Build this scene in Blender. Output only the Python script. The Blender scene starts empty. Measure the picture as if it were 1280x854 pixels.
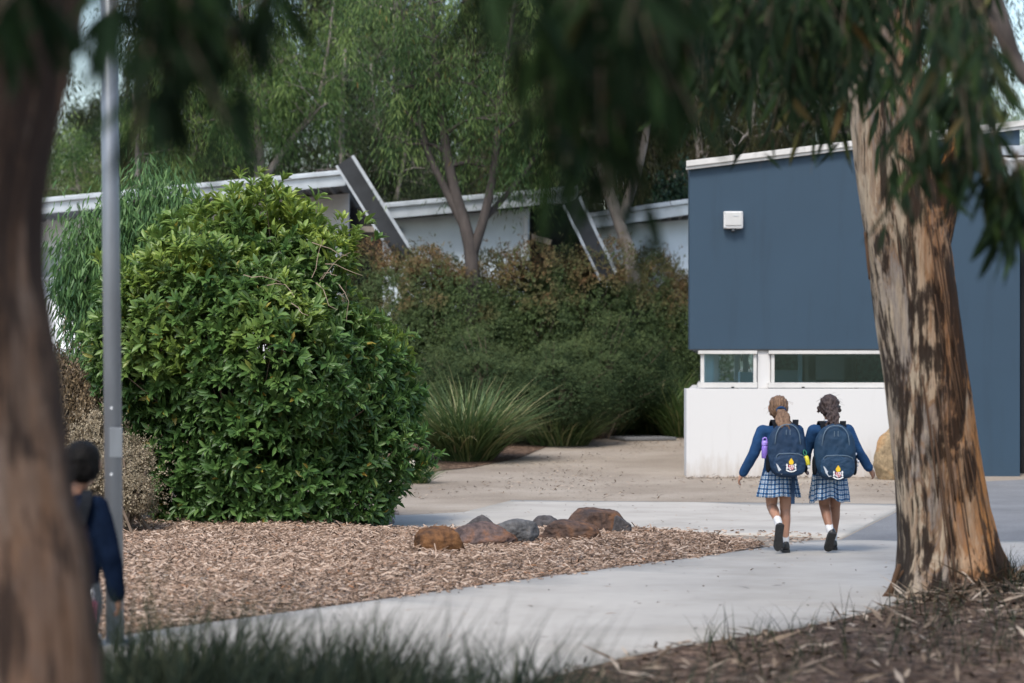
import bpy, bmesh, math, random
import numpy as np
from mathutils import Vector, Matrix, noise

rng = np.random.default_rng(11)
random.seed(5)
sc = bpy.context.scene
COL = sc.collection
R = math.radians

# ------------------------------------------------------------------ camera geometry
F, CAM_H, HOR = 3022.2, 1.5, 460.0          # focal length in photo pixels, eye height, horizon row

def gz(y):
    s = min(max(0.0, y - 27.0), 45.0)
    return 0.03 * s * s / (s + 1.5)

def W(px, py, d):
    return Vector(((px - 640) / F * d, d, CAM_H + (HOR - py) / F * d))

def G(px, py):
    lo, hi = 1.0, 200.0
    for _ in range(60):
        m = (lo + hi) / 2
        if CAM_H - gz(m) > (py - HOR) / F * m: lo = m
        else: hi = m
    return Vector(((px - 640) / F * lo, lo, gz(lo)))

# ------------------------------------------------------------------ materials
def new_mat(name):
    m = bpy.data.materials.new(name); m.use_nodes = True
    nt = m.node_tree
    for n in list(nt.nodes): nt.nodes.remove(n)
    out = nt.nodes.new('ShaderNodeOutputMaterial')
    return m, nt, out

def nd(nt, typ, inputs=None, **kw):
    n = nt.nodes.new(typ)
    for k, v in kw.items(): setattr(n, k, v)
    for k, v in (inputs or {}).items():
        if isinstance(v, bpy.types.NodeSocket): nt.links.new(v, n.inputs[k])
        else: n.inputs[k].default_value = v
    return n

def ramp(nt, fac, stops, interp='LINEAR'):
    n = nt.nodes.new('ShaderNodeValToRGB'); n.color_ramp.interpolation = interp
    cr = n.color_ramp
    while len(cr.elements) > 1: cr.elements.remove(cr.elements[-1])
    cr.elements[0].position = stops[0][0]; cr.elements[0].color = (*stops[0][1], 1)
    for p, c in stops[1:]:
        e = cr.elements.new(p); e.color = (*c, 1)
    nt.links.new(fac, n.inputs[0])
    return n.outputs[0]

def mixc(nt, fac, a, b, mode='MIX'):
    n = nt.nodes.new('ShaderNodeMix'); n.data_type = 'RGBA'; n.blend_type = mode
    for key, v in ((0, fac), (6, a), (7, b)):
        if isinstance(v, bpy.types.NodeSocket): nt.links.new(v, n.inputs[key])
        elif key == 0: n.inputs[0].default_value = v
        else: n.inputs[key].default_value = (*v, 1)
    return n.outputs[2]

def coords(nt, scale=(1, 1, 1), kind='Object', loc=(0, 0, 0)):
    t = nt.nodes.new('ShaderNodeTexCoord')
    mp = nd(nt, 'ShaderNodeMapping', {'Scale': scale, 'Location': loc})
    nt.links.new(t.outputs[kind], mp.inputs[0])
    return mp.outputs[0]

def noise_n(nt, vec, scale, detail=5, rough=.55, dist=0):
    return nd(nt, 'ShaderNodeTexNoise', {'Vector': vec, 'Scale': scale, 'Detail': detail, 'Roughness': rough, 'Distortion': dist}).outputs[0]

def mth(nt, op, a, b=0.0, clamp=False):
    n = nt.nodes.new('ShaderNodeMath'); n.operation = op; n.use_clamp = clamp
    for i, v in enumerate((a, b)):
        if isinstance(v, bpy.types.NodeSocket): nt.links.new(v, n.inputs[i])
        else: n.inputs[i].default_value = v
    return n.outputs[0]

def surf(nt, out, color, rough=.6, bump=None, bstr=.3, bdist=.02, metal=0, spec=.5, **extra):
    p = nd(nt, 'ShaderNodeBsdfPrincipled', {'Roughness': rough, 'Metallic': metal, 'Specular IOR Level': spec})
    if isinstance(color, bpy.types.NodeSocket): nt.links.new(color, p.inputs['Base Color'])
    else: p.inputs['Base Color'].default_value = (*color, 1)
    for k, v in extra.items(): p.inputs[k].default_value = v
    if bump is not None:
        b = nd(nt, 'ShaderNodeBump', {'Height': bump, 'Strength': bstr, 'Distance': bdist})
        nt.links.new(b.outputs[0], p.inputs['Normal'])
    nt.links.new(p.outputs[0], out.inputs[0])
    return p

def simple(name, color, rough=.6, var=.12, scale=6, bscale=0, bstr=.2, bdist=.01, metal=0, spec=.5, sc3=(1, 1, 1), **extra):
    m, nt, out = new_mat(name)
    v = coords(nt, sc3)
    n1 = noise_n(nt, v, scale, 6)
    lo = tuple(c * (1 - var) for c in color); hi = tuple(min(1, c * (1 + var)) for c in color)
    c = ramp(nt, n1, [(.3, lo), (.7, hi)])
    b = noise_n(nt, v, bscale, 5) if bscale else None
    surf(nt, out, c, rough, b, bstr, bdist, metal, spec, **extra)
    return m

def leaf_mat(name, stops, tint=None, trans=.25, rough=.5, spec=.3):
    m, nt, out = new_mat(name)
    g = nt.nodes.new('ShaderNodeNewGeometry')
    c = ramp(nt, g.outputs['Random Per Island'], stops)
    if tint is not None:
        a = nd(nt, 'ShaderNodeAttribute', attribute_name='tint')
        c = mixc(nt, a.outputs['Fac'], c, tint)
    p = nd(nt, 'ShaderNodeBsdfPrincipled', {'Base Color': c, 'Roughness': rough, 'Specular IOR Level': spec})
    t = nd(nt, 'ShaderNodeBsdfTranslucent', {'Color': c})
    mx = nd(nt, 'ShaderNodeMixShader', {0: trans})
    nt.links.new(p.outputs[0], mx.inputs[1]); nt.links.new(t.outputs[0], mx.inputs[2])
    nt.links.new(mx.outputs[0], out.inputs[0])
    return m

M = {}
def build_materials():
    # sandy gravel ground
    m, nt, out = new_mat('sandy_gravel'); v = coords(nt)
    big = noise_n(nt, v, .6, 5, .6)
    fine = noise_n(nt, v, 55, 3, .7)
    c1 = ramp(nt, big, [(.3, (.20, .165, .130)), (.55, (.278, .238, .194)), (.75, (.34, .302, .254))])
    spk = ramp(nt, fine, [(.30, (.30, .25, .21)), (.44, (1, 1, 1)), (.62, (1, 1, 1)), (.75, (1.25, 1.22, 1.18))])
    c = mixc(nt, .95, c1, spk, 'MULTIPLY')
    vor = nd(nt, 'ShaderNodeTexVoronoi', {'Vector': v, 'Scale': 34}).outputs[0]
    c = mixc(nt, ramp(nt, vor, [(.06, (.55, .55, .55)), (.16, (0, 0, 0))]), c, (.16, .12, .09))
    surf(nt, out, c, .95, fine, .35, .01, spec=.2); M['sand'] = m
    # mulch
    def mulch(name, a, b, cc, s):
        m, nt, out = new_mat(name); v = coords(nt)
        vo = nd(nt, 'ShaderNodeTexVoronoi', {'Vector': coords(nt, (1, .55, 1)), 'Scale': s})
        big = noise_n(nt, v, 1.3, 4)
        c = ramp(nt, nd(nt, 'ShaderNodeSeparateColor', {0: vo.outputs[1]}).outputs[0], [(0, a), (.5, b), (1, cc)])
        c = mixc(nt, ramp(nt, big, [(.4, (0, 0, 0)), (.7, (.5, .5, .5))]), c, tuple(x * .5 for x in b))
        surf(nt, out, c, .95, vo.outputs[0], .8, .02, spec=.15); return m
    M['mulch'] = mulch('wood_mulch', (.10, .072, .056), (.22, .17, .14), (.36, .30, .265), 34)
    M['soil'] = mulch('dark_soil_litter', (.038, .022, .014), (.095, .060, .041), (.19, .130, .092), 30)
    # concrete
    m, nt, out = new_mat('broomed_concrete'); v = coords(nt)
    big = noise_n(nt, v, .9, 6, .6); br = noise_n(nt, coords(nt, (1.2, 14, 1)), 3.5, 4, .6); fine = noise_n(nt, v, 70, 3)
    c = ramp(nt, big, [(.3, (.29, .270, .240)), (.5, (.365, .341, .306)), (.72, (.415, .390, .352))])
    c = mixc(nt, .5, c, ramp(nt, br, [(.3, (.80, .80, .80)), (.6, (1.04, 1.04, 1.04))]), 'MULTIPLY')
    st = noise_n(nt, v, 2.7, 6, .7)
    c = mixc(nt, ramp(nt, st, [(.62, (0, 0, 0)), (.78, (.4, .4, .4))]), c, (.30, .28, .255))
    surf(nt, out, c, .85, fine, .15, .004, spec=.3); M['concrete'] = m
    # asphalt (pale, worn)
    m, nt, out = new_mat('worn_asphalt'); v = coords(nt)
    fine = noise_n(nt, v, 90, 3, .7); big = noise_n(nt, v, 1.2, 5)
    c = ramp(nt, big, [(.3, (.125, .127, .132)), (.7, (.175, .178, .184))])
    c = mixc(nt, .8, c, ramp(nt, fine, [(.32, (.45, .45, .45)), (.5, (1, 1, 1)), (.7, (1.5, 1.5, 1.5))]), 'MULTIPLY')
    surf(nt, out, c, .9, fine, .4, .006, spec=.3); M['asphalt'] = m
    # painted render walls
    def render_wall(name, col, rough, stain):
        m, nt, out = new_mat(name); v = coords(nt)
        big = noise_n(nt, v, .8, 5); st = noise_n(nt, coords(nt, (3, 3, .35)), 1.6, 6, .65); fine = noise_n(nt, v, 120, 2)
        c = ramp(nt, big, [(.3, tuple(x * .94 for x in col)), (.7, tuple(min(1, x * 1.04) for x in col))])
        c = mixc(nt, ramp(nt, st, [(.52, (0, 0, 0)), (.8, (stain,) * 3)]), c, tuple(x * .55 for x in col))
        surf(nt, out, c, rough, fine, .12, .004, spec=.35); return m
    M['blue_wall'] = render_wall('slate_blue_paint', (.025, .051, .081), .6, .42)
    # white render with grime near the foot
    m, nt, out = new_mat('white_render'); v = coords(nt)
    tc = nt.nodes.new('ShaderNodeTexCoord'); sx = nd(nt, 'ShaderNodeSeparateXYZ', {0: tc.outputs['Object']})
    st = noise_n(nt, coords(nt, (4, 4, .8)), 1.8, 6, .65)
    foot = mth(nt, 'ADD', mth(nt, 'MULTIPLY', mth(nt, 'SUBTRACT', .42, sx.outputs[2]), 2.2), mth(nt, 'MULTIPLY', mth(nt, 'SUBTRACT', st, .6), 2.2), True)
    c = mixc(nt, ramp(nt, foot, [(.1, (0, 0, 0)), (.8, (.6, .6, .6))]), (.54, .535, .53), (.36, .30, .245))
    c = mixc(nt, ramp(nt, st, [(.55, (0, 0, 0)), (.85, (.3, .3, .3))]), c, (.40, .39, .37))
    surf(nt, out, c, .75, noise_n(nt, v, 90, 2), .15, .004, spec=.3); M['white_render'] = m
    M['white_metal'] = simple('white_painted_metal', (.66, .68, .70), .45, .08, 3, 0)
    M['cream_frame'] = simple('cream_window_frame', (.50, .49, .47), .5, .08, 5)
    M['roof_metal'] = simple('zinc_roof_metal', (.42, .46, .50), .35, .15, 4, metal=.3)
    M['soffit'] = simple('corrugated_soffit', (.16, .18, .20), .6, .2, 4)
    M['pale_blue_wall'] = simple('pale_cladding', (.62, .70, .76), .6, .1, 2)
    M['beam'] = simple('dark_steel_beam', (.035, .038, .042), .7, .2, 4, spec=.15)
    M['beam_edge'] = simple('galvanised_edge', (.40, .43, .46), .45, .15, 6, metal=.3)
    M['void'] = simple('shade_black', (.012, .012, .013), .9, .2, 3)  # near-black colour standing for the shade inside gaps and openings
    M['interior'] = simple('interior_paint', (.24, .42, .50), .8, .2, 2)
    M['pole'] = simple('galvanised_pole', (.185, .205, .23), .42, .12, 9, 60, .05, .002, metal=.45, sc3=(1, 1, .25))
    M['plastic_white'] = simple('white_plastic', (.52, .52, .52), .4, .04, 4)
    M['plastic_lens'] = simple('frosted_lens', (.46, .46, .45), .3, .06, 9)
    M['plastic_dark'] = simple('dark_plastic', (.03, .032, .035), .4, .1, 4)
    # window glass
    m, nt, out = new_mat('window_glass')
    gl = nd(nt, 'ShaderNodeBsdfGlossy', {'Color': (.55, .82, 1, 1), 'Roughness': .02})
    tr = nd(nt, 'ShaderNodeBsdfTransparent', {'Color': (.74, .87, .92, 1)})
    fr = nd(nt, 'ShaderNodeFresnel', {'IOR': 1.55})
    mx = nd(nt, 'ShaderNodeMixShader', {0: mth(nt, 'MULTIPLY', fr.outputs[0], 1.0)})
    nt.links.new(tr.outputs[0], mx.inputs[1]); nt.links.new(gl.outputs[0], mx.inputs[2]); nt.links.new(mx.outputs[0], out.inputs[0])
    M['glass'] = m
    # gum bark
    def bark(name, pale, grey, tan, orange, dark, xmid, xw, dk, ):
        m, nt, out = new_mat(name)
        v = coords(nt, (1, 1, .07)); v2 = coords(nt, (1, 1, .22), loc=(4, 2, 9)); v3 = coords(nt, (1, 1, .30), loc=(1, 7, 3)); v4 = coords(nt, (1, 1, .045), loc=(3, 3, 1))
        n1 = noise_n(nt, v2, 5.5, 8, .68, .8); n2 = noise_n(nt, v, 15, 8, .70, .6); n3 = noise_n(nt, v3, 6.0, 8, .68, 1.2); n4 = noise_n(nt, v4, 38, 6, .7, .3)
        tc = nt.nodes.new('ShaderNodeTexCoord'); sx = nd(nt, 'ShaderNodeSeparateXYZ', {0: tc.outputs['Object']})
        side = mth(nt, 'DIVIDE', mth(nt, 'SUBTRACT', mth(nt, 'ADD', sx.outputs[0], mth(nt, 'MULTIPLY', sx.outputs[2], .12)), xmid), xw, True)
        c = ramp(nt, n1, [(.32, pale), (.43, grey), (.49, tan), (.54, pale), (.66, pale), (.74, grey)])
        hi = mth(nt, 'DIVIDE', mth(nt, 'SUBTRACT', sx.outputs[2], 1.0), 1.1, True)
        st = mixc(nt, 1.0, ramp(nt, n4, [(.47, (0, 0, 0)), (.66, (.6, .6, .6))]), ramp(nt, n3, [(.40, (.25, .25, .25)), (.55, (1, 1, 1))]), 'MULTIPLY')
        c = mixc(nt, st, c, tuple(x * .42 for x in tan))
        orange_f = mth(nt, 'MULTIPLY', side, ramp(nt, n3, [(.34, (0, 0, 0)), (.46, (1, 1, 1))]))
        c = mixc(nt, orange_f, c, mixc(nt, ramp(nt, n2, [(.35, (0, 0, 0)), (.6, (1, 1, 1))]), tan, orange))
        n5 = noise_n(nt, coords(nt, (1, 1, .28), loc=(9, 1, 4)), 5.0, 6, .62, 1.0)
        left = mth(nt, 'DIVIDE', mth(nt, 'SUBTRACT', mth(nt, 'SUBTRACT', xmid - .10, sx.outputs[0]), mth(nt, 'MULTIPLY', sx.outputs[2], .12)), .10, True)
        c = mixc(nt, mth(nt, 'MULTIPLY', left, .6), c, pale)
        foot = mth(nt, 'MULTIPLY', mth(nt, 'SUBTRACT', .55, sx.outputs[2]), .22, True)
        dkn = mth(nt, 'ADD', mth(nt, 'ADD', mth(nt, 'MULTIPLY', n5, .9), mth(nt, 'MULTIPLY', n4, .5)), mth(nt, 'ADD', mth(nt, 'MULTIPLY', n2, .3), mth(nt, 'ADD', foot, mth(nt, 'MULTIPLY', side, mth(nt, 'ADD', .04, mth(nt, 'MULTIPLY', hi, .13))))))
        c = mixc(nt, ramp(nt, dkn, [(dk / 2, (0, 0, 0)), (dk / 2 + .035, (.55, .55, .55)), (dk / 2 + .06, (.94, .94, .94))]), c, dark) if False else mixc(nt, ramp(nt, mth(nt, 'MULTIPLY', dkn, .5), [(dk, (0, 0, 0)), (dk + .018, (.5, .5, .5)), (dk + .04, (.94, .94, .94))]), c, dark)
        fine = noise_n(nt, v, 60, 6, .75)
        c = mixc(nt, .7, c, ramp(nt, fine, [(.3, (.55, .52, .50)), (.6, (1.1, 1.1, 1.1))]), 'MULTIPLY')
        h = mth(nt, 'ADD', mth(nt, 'MULTIPLY', dkn, -1.0), mth(nt, 'MULTIPLY', fine, .35))
        surf(nt, out, c, .85, h, .7, .03, spec=.2); return m
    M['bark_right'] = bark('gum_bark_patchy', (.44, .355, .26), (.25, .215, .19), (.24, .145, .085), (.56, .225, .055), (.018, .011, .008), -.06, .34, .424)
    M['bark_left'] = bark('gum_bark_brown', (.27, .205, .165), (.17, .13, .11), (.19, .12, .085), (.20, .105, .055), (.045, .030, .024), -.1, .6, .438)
    M['bark_dark'] = simple('dark_branch_bark', (.055, .045, .04), .9, .4, 9, 30, .5, .01, sc3=(1, 1, .3))
    M['bark_pale'] = simple('pale_branch_bark', (.20, .175, .155), .9, .4, 7, 30, .5, .01, sc3=(1, 1, .3))
    M['twig'] = simple('twig_bark', (.13, .095, .07), .9, .3, 9)
    # foliage
    M['leaf_gum_near'] = leaf_mat('gum_leaf_dark', [(0, (0.0060, 0.0137, 0.0069)), (.6, (0.0111, 0.0253, 0.0094)), (.93, (0.0202, 0.0422, 0.0120)), (1, (0.0756, 0.0444, 0.0172))], trans=.15, rough=.7, spec=.08)  # colour kept very dark so backlit shade is part of the leaf tone
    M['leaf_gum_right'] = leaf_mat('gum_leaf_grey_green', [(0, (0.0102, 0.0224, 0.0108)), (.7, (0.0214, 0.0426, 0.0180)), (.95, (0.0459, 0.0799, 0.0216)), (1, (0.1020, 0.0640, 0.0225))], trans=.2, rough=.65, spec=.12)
    M['leaf_mid'] = leaf_mat('drooping_leaf_green', [(0, (0.0194, 0.0487, 0.0147)), (.6, (0.0396, 0.0809, 0.0254)), (.985, (0.0739, 0.1240, 0.0377)), (1, (0.1654, 0.0717, 0.0140))], tint=(0.2006, 0.2725, 0.0816), trans=.25, rough=.6, spec=.2)
    M['leaf_bright'] = leaf_mat('drooping_leaf_bright', [(0, (0.0255, 0.0597, 0.0172)), (.6, (0.0519, 0.1038, 0.0303)), (1, (0.0959, 0.1552, 0.0450))], tint=(0.2430, 0.3287, 0.0912), trans=.27, rough=.6, spec=.2)
    M['leaf_olive'] = leaf_mat('olive_leaf', [(0, (0.064, 0.074, 0.034)), (.6, (0.098, 0.111, 0.050)), (1, (0.140, 0.144, 0.068))], tint=(0.337, 0.337, 0.169), trans=.35, rough=.65, spec=.15)
    M['leaf_brown'] = leaf_mat('brown_green_leaf', [(0, (0.0115, 0.0123, 0.0057)), (.6, (0.0230, 0.0238, 0.0107)), (.9, (0.0312, 0.0410, 0.0139)), (1, (0.0566, 0.0328, 0.0139))], tint=(0.0837, 0.0810, 0.0324), trans=.3, rough=.65, spec=.15)
    M['leaf_far'] = leaf_mat('far_leaf', [(0, (0.0172, 0.0279, 0.0148)), (.6, (0.0279, 0.0426, 0.0197)), (1, (0.0443, 0.0590, 0.0230))], tint=(0.0954, 0.1170, 0.0522), trans=.35, rough=.65, spec=.15)
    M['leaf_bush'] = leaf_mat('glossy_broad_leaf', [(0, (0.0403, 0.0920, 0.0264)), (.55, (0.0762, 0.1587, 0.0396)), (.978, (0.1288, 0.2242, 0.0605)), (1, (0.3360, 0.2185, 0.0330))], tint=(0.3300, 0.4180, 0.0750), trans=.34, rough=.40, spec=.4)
    M['leaf_hedge'] = leaf_mat('hedge_leaf', [(0, (.036, .060, .022)), (.6, (.064, .098, .034)), (1, (.105, .145, .052))], tint=(.24, .125, .065), trans=.28, rough=.6, spec=.2)
    M['leaf_fine'] = leaf_mat('fine_blue_green_leaf', [(0, (0.0245, 0.0432, 0.0211)), (.6, (0.0418, 0.0691, 0.0317)), (1, (0.0684, 0.1008, 0.0409))], tint=(0.1620, 0.2063, 0.0805), trans=.28, rough=.6, spec=.08)
    M['leaf_ivy'] = leaf_mat('climber_leaf', [(0, (.012, .032, .016)), (.6, (.022, .052, .024)), (1, (.035, .075, .03))], trans=.2, rough=.4)
    M['leaf_dry'] = leaf_mat('dry_flower_heads', [(0, (.13, .095, .06)), (.5, (.25, .205, .135)), (1, (.40, .34, .24))], trans=.15)
    M['leaf_dry_brown'] = leaf_mat('brown_dry_sprigs', [(0, (.06, .042, .026)), (.5, (.12, .09, .055)), (1, (.25, .18, .10))], trans=.15)
    M['blade'] = leaf_mat('tussock_blade', [(0, (.045, .085, .032)), (.55, (.095, .155, .055)), (.8, (.18, .22, .08)), (1, (.42, .36, .20))], trans=.25, rough=.5)
    M['blade_light'] = leaf_mat('tussock_blade_light', [(0, (.055, .10, .03)), (.7, (.105, .17, .045)), (1, (.30, .27, .12))], trans=.2)
    M['blade_dark'] = leaf_mat('dark_grass_blade', [(0, (0.0116, 0.0184, 0.0114)), (.7, (0.0281, 0.0399, 0.0228)), (1, (0.0743, 0.0768, 0.0400))], trans=.12, rough=.7, spec=.1)
    M['chips'] = leaf_mat('wood_chips', [(0, (0.0594, 0.0360, 0.0239)), (.35, (0.1782, 0.1150, 0.0782)), (.7, (0.3240, 0.2300, 0.1702)), (.93, (0.4968, 0.3900, 0.3128)), (1, (0.2376, 0.1100, 0.0506))], trans=0, rough=.9)
    M['litter'] = leaf_mat('dry_leaf_litter', [(0, (.03, .02, .014)), (.45, (.10, .066, .042)), (.75, (.24, .175, .12)), (1, (.44, .36, .28))], trans=.05, rough=.9)
    # rocks
    def rock(name, stops, s=5):
        m, nt, out = new_mat(name); v = coords(nt)
        n1 = noise_n(nt, v, s, 6, .62, .6); n2 = noise_n(nt, v, 26, 5, .7)
        c = ramp(nt, n1, stops)
        c = mixc(nt, .8, c, ramp(nt, n2, [(.32, (.5, .48, .48)), (.55, (1, 1, 1)), (.75, (1.3, 1.25, 1.2))]), 'MULTIPLY')
        surf(nt, out, c, .85, n2, .6, .02, spec=.25); return m
    M['rock_orange'] = rock('rock_rust', [(.34, (.05, .030, .020)), (.48, (.135, .064, .028)), (.70, (.205, .098, .038))])
    M['rock_purple'] = rock('rock_purple_brown', [(.35, (.055, .042, .042)), (.5, (.115, .080, .072)), (.66, (.20, .095, .05))])
    M['rock_grey'] = rock('rock_grey', [(.35, (.075, .075, .078)), (.55, (.14, .138, .138)), (.7, (.19, .13, .08))], 3)
    M['rock_dark'] = rock('rock_charcoal', [(.35, (.045, .042, .045)), (.6, (.105, .095, .095)), (.75, (.15, .10, .075))])
    M['rock_red'] = rock('rock_red_brown', [(.36, (.045, .034, .032)), (.52, (.105, .064, .047)), (.70, (.19, .090, .043))])
    M['rock_tan'] = rock('rock_tan', [(.33, (.17, .125, .075)), (.5, (.30, .225, .135)), (.68, (.38, .20, .08))], 3)
    M['rock_pale'] = rock('rock_pale', [(.33, (.30, .28, .24)), (.6, (.45, .42, .37))])
    # people
    M['skin_a'] = simple('skin_light', (.40, .215, .145), .55, .08, 12, **{'Subsurface Weight': .08})
    M['skin_b'] = simple('skin_tan', (.28, .14, .088), .55, .08, 12, **{'Subsurface Weight': .08})
    def hairm(name, a, b, sp=.3):
        m, nt, out = new_mat(name); n = noise_n(nt, coords(nt, (1, 1, .12)), 60, 4, .7)
        surf(nt, out, ramp(nt, n, [(.35, a), (.65, b)]), .6, n, .6, .01, spec=sp); return m
    M['hair_brown'] = hairm('hair_light_brown', (.085, .047, .028), (.24, .145, .088))
    M['hair_dark'] = hairm('hair_dark_brown', (.022, .014, .013), (.075, .05, .045))
    M['hair_black'] = hairm('hair_black', (.004, .004, .004), (.010, .009, .009), .08)
    M['blazer'] = simple('blue_blazer_wool', (.013, .050, .130), .85, .18, 18, 160, .25, .003, spec=.2)
    M['navy'] = simple('navy_knit', (.004, .009, .023), .9, .2, 18, 120, .25, .003, spec=.05)
    M['pack'] = simple('navy_pack_fabric', (.010, .032, .074), .7, .18, 10, 90, .2, .003, spec=.35)
    M['pack2'] = simple('navy_pack_fabric_worn', (.011, .038, .080), .7, .2, 9, 90, .2, .003, spec=.35)
    M['strap'] = simple('black_webbing', (.010, .012, .016), .85, .2, 20, spec=.1)
    M['reflect'] = simple('pale_piping', (.62, .65, .68), .4, .08, 20)
    M['piping'] = simple('grey_blue_piping', (.11, .16, .21), .5, .1, 20)
    M['sock'] = simple('white_sock', (.62, .62, .63), .85, .06, 30, 120, .3, .003)
    M['shoe'] = simple('black_shoe_leather', (.014, .014, .015), .35, .2, 20)
    M['sole'] = simple('black_rubber_sole', (.022, .022, .023), .7, .3, 40, 60, .6, .01)
    M['shorts'] = simple('grey_shorts', (.10, .12, .14), .85, .15, 20)
    M['purple'] = simple('purple_bottle', (.25, .16, .60), .35, .08, 10)
    M['lilac'] = simple('lilac_lid', (.36, .25, .72), .3, .06, 10)
    M['yellow'] = simple('yellow_bottle', (.72, .62, .05), .35, .06, 10)
    M['pink'] = simple('pink_fabric', (.62, .14, .22), .7, .1, 10)
    M['c_yellow'] = simple('crest_yellow', (.82, .52, .02), .6, .05, 20)
    M['c_red'] = simple('crest_red', (.42, .03, .05), .6, .05, 20)
    M['c_white'] = simple('crest_white', (.80, .80, .80), .6, .05, 20)
    M['charm'] = simple('pale_charms', (.55, .57, .62), .4, .5, 90)
    # plaid skirt
    m, nt, out = new_mat('plaid_blue_white')
    uv = nd(nt, 'ShaderNodeSeparateXYZ', {0: nt.nodes.new('ShaderNodeTexCoord').outputs['UV']})
    def bands(s, per):
        f = mth(nt, 'FRACT', mth(nt, 'DIVIDE', s, per))
        wide = mth(nt, 'LESS_THAN', f, .40)
        thin = mth(nt, 'MULTIPLY', mth(nt, 'GREATER_THAN', f, .64), mth(nt, 'LESS_THAN', f, .75))
        return wide, thin
    wu, tu = bands(uv.outputs[0], .036); wv, tv = bands(uv.outputs[1], .036)
    lev = mth(nt, 'ADD', mth(nt, 'MULTIPLY', wu, .5), mth(nt, 'MULTIPLY', wv, .5))
    c = ramp(nt, lev, [(0, (.52, .56, .60)), (.5, (.065, .15, .28)), (1, (.014, .034, .095))])
    c = mixc(nt, mth(nt, 'MULTIPLY', mth(nt, 'MAXIMUM', tu, tv), .75), c, (.03, .10, .24))
    surf(nt, out, c, .85, spec=.2); M['plaid'] = m
build_materials()

# ------------------------------------------------------------------ object helpers
def link(name, mesh, mat=None, parent=None, smooth=False):
    o = bpy.data.objects.new(name, mesh); COL.objects.link(o)
    if mat is not None:
        for mm in (mat if isinstance(mat, (list, tuple)) else [mat]): mesh.materials.append(mm)
    if parent is not None: o.parent = parent
    if smooth: mesh.polygons.foreach_set('use_smooth', np.ones(len(mesh.polygons), bool))
    return o

def tag(o, label, cat, group=None, kind=None):
    if label: o['label'] = label
    if cat: o['category'] = cat
    if group: o['group'] = group
    if kind: o['kind'] = kind
    return o

def thing(name, label, cat, loc=(0, 0, 0), rz=0, group=None):
    o = bpy.data.objects.new(name, None); COL.objects.link(o)
    o.empty_display_size = .2; o.location = loc; o.rotation_euler = (0, 0, rz)
    return tag(o, label, cat, group)

def np_mesh(name, V, T, tint=None):
    V = np.ascontiguousarray(V, np.float32).reshape(-1, 3); T = np.ascontiguousarray(T, np.int32)
    me = bpy.data.meshes.new(name); k = T.shape[1]
    me.vertices.add(len(V)); me.vertices.foreach_set('co', V.ravel())
    me.loops.add(T.size); me.loops.foreach_set('vertex_index', T.ravel())
    me.polygons.add(len(T)); me.polygons.foreach_set('loop_start', np.arange(0, T.size, k, dtype=np.int32))
    me.update(calc_edges=True)
    if tint is not None:
        a = me.attributes.new('tint', 'FLOAT', 'POINT'); a.data.foreach_set('value', np.ascontiguousarray(tint, np.float32))
    return me

class MB:
    """collects quads/tris; builds one mesh"""
    def __init__(s): s.v = []; s.f = []
    def add(s, V, Fs):
        b = len(s.v); s.v += [tuple(p) for p in V]; s.f += [tuple(i + b for i in f) for f in Fs]
    def box(s, c, size, rot=None):
        hx, hy, hz = (x / 2 for x in size); c = Vector(c)
        P = [Vector((x * hx, y * hy, z * hz)) for z in (-1, 1) for y in (-1, 1) for x in (-1, 1)]
        if rot is not None: P = [rot @ p for p in P]
        s.add([c + p for p in P], [(0, 2, 3, 1), (4, 5, 7, 6), (0, 1, 5, 4), (2, 6, 7, 3), (0, 4, 6, 2), (1, 3, 7, 5)])
    def prism(s, pts, off):
        n = len(pts); off = Vector(off); P = [Vector(p) for p in pts]
        s.add(P + [p + off for p in P], [tuple(range(n)), tuple(range(2 * n - 1, n - 1, -1))] + [(i, i + n, (i + 1) % n + n, (i + 1) % n) for i in range(n)])
    def tube(s, pts, rad, n=8, cap=True):
        pts = [Vector(p) for p in pts]; m = len(pts)
        if not isinstance(rad, (list, tuple, np.ndarray)): rad = [rad] * m
        up = None; V = []
        for i in range(m):
            t = (pts[min(i + 1, m - 1)] - pts[max(i - 1, 0)]).normalized()
            if up is None: up = t.orthogonal().normalized()
            else:
                up = up - t * up.dot(t)
                up = up.normalized() if up.length > 1e-6 else t.orthogonal().normalized()
            w = t.cross(up)
            for k in range(n):
                a = 2 * math.pi * k / n
                V.append(pts[i] + (up * math.cos(a) + w * math.sin(a)) * float(rad[i]))
        Fs = [(i * n + k, i * n + (k + 1) % n, (i + 1) * n + (k + 1) % n, (i + 1) * n + k) for i in range(m - 1) for k in range(n)]
        if cap: Fs += [tuple(range(n - 1, -1, -1)), tuple(range((m - 1) * n, m * n))]
        s.add(V, Fs)
    def build(s, name, mat=None, parent=None, smooth=False, bevel=0):
        me = bpy.data.meshes.new(name); me.from_pydata([tuple(p) for p in s.v], [], s.f); me.update()
        if bevel:
            bm = bmesh.new(); bm.from_mesh(me)
            bmesh.ops.recalc_face_normals(bm, faces=bm.faces)
            es = [e for e in bm.edges if len(e.link_faces) == 2 and e.calc_face_angle(0) > .6]
            bmesh.ops.bevel(bm, geom=es, offset=bevel, segments=2, affect='EDGES', profile=.6)
            bm.to_mesh(me); bm.free()
        return link(name, me, mat, parent, smooth)

def catmull(pts, per=8):
    pts = [Vector(p) for p in pts]; out = []
    P = [pts[0] * 2 - pts[1]] + pts + [pts[-1] * 2 - pts[-2]]
    for i in range(1, len(P) - 2):
        for k in range(per):
            t = k / per; a, b, c, d = P[i - 1], P[i], P[i + 1], P[i + 2]
            out.append(.5 * ((2 * b) + (c - a) * t + (2 * a - 5 * b + 4 * c - d) * t * t + (3 * b - a - 3 * c + d) * t ** 3))
    out.append(pts[-1]); return out

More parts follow.
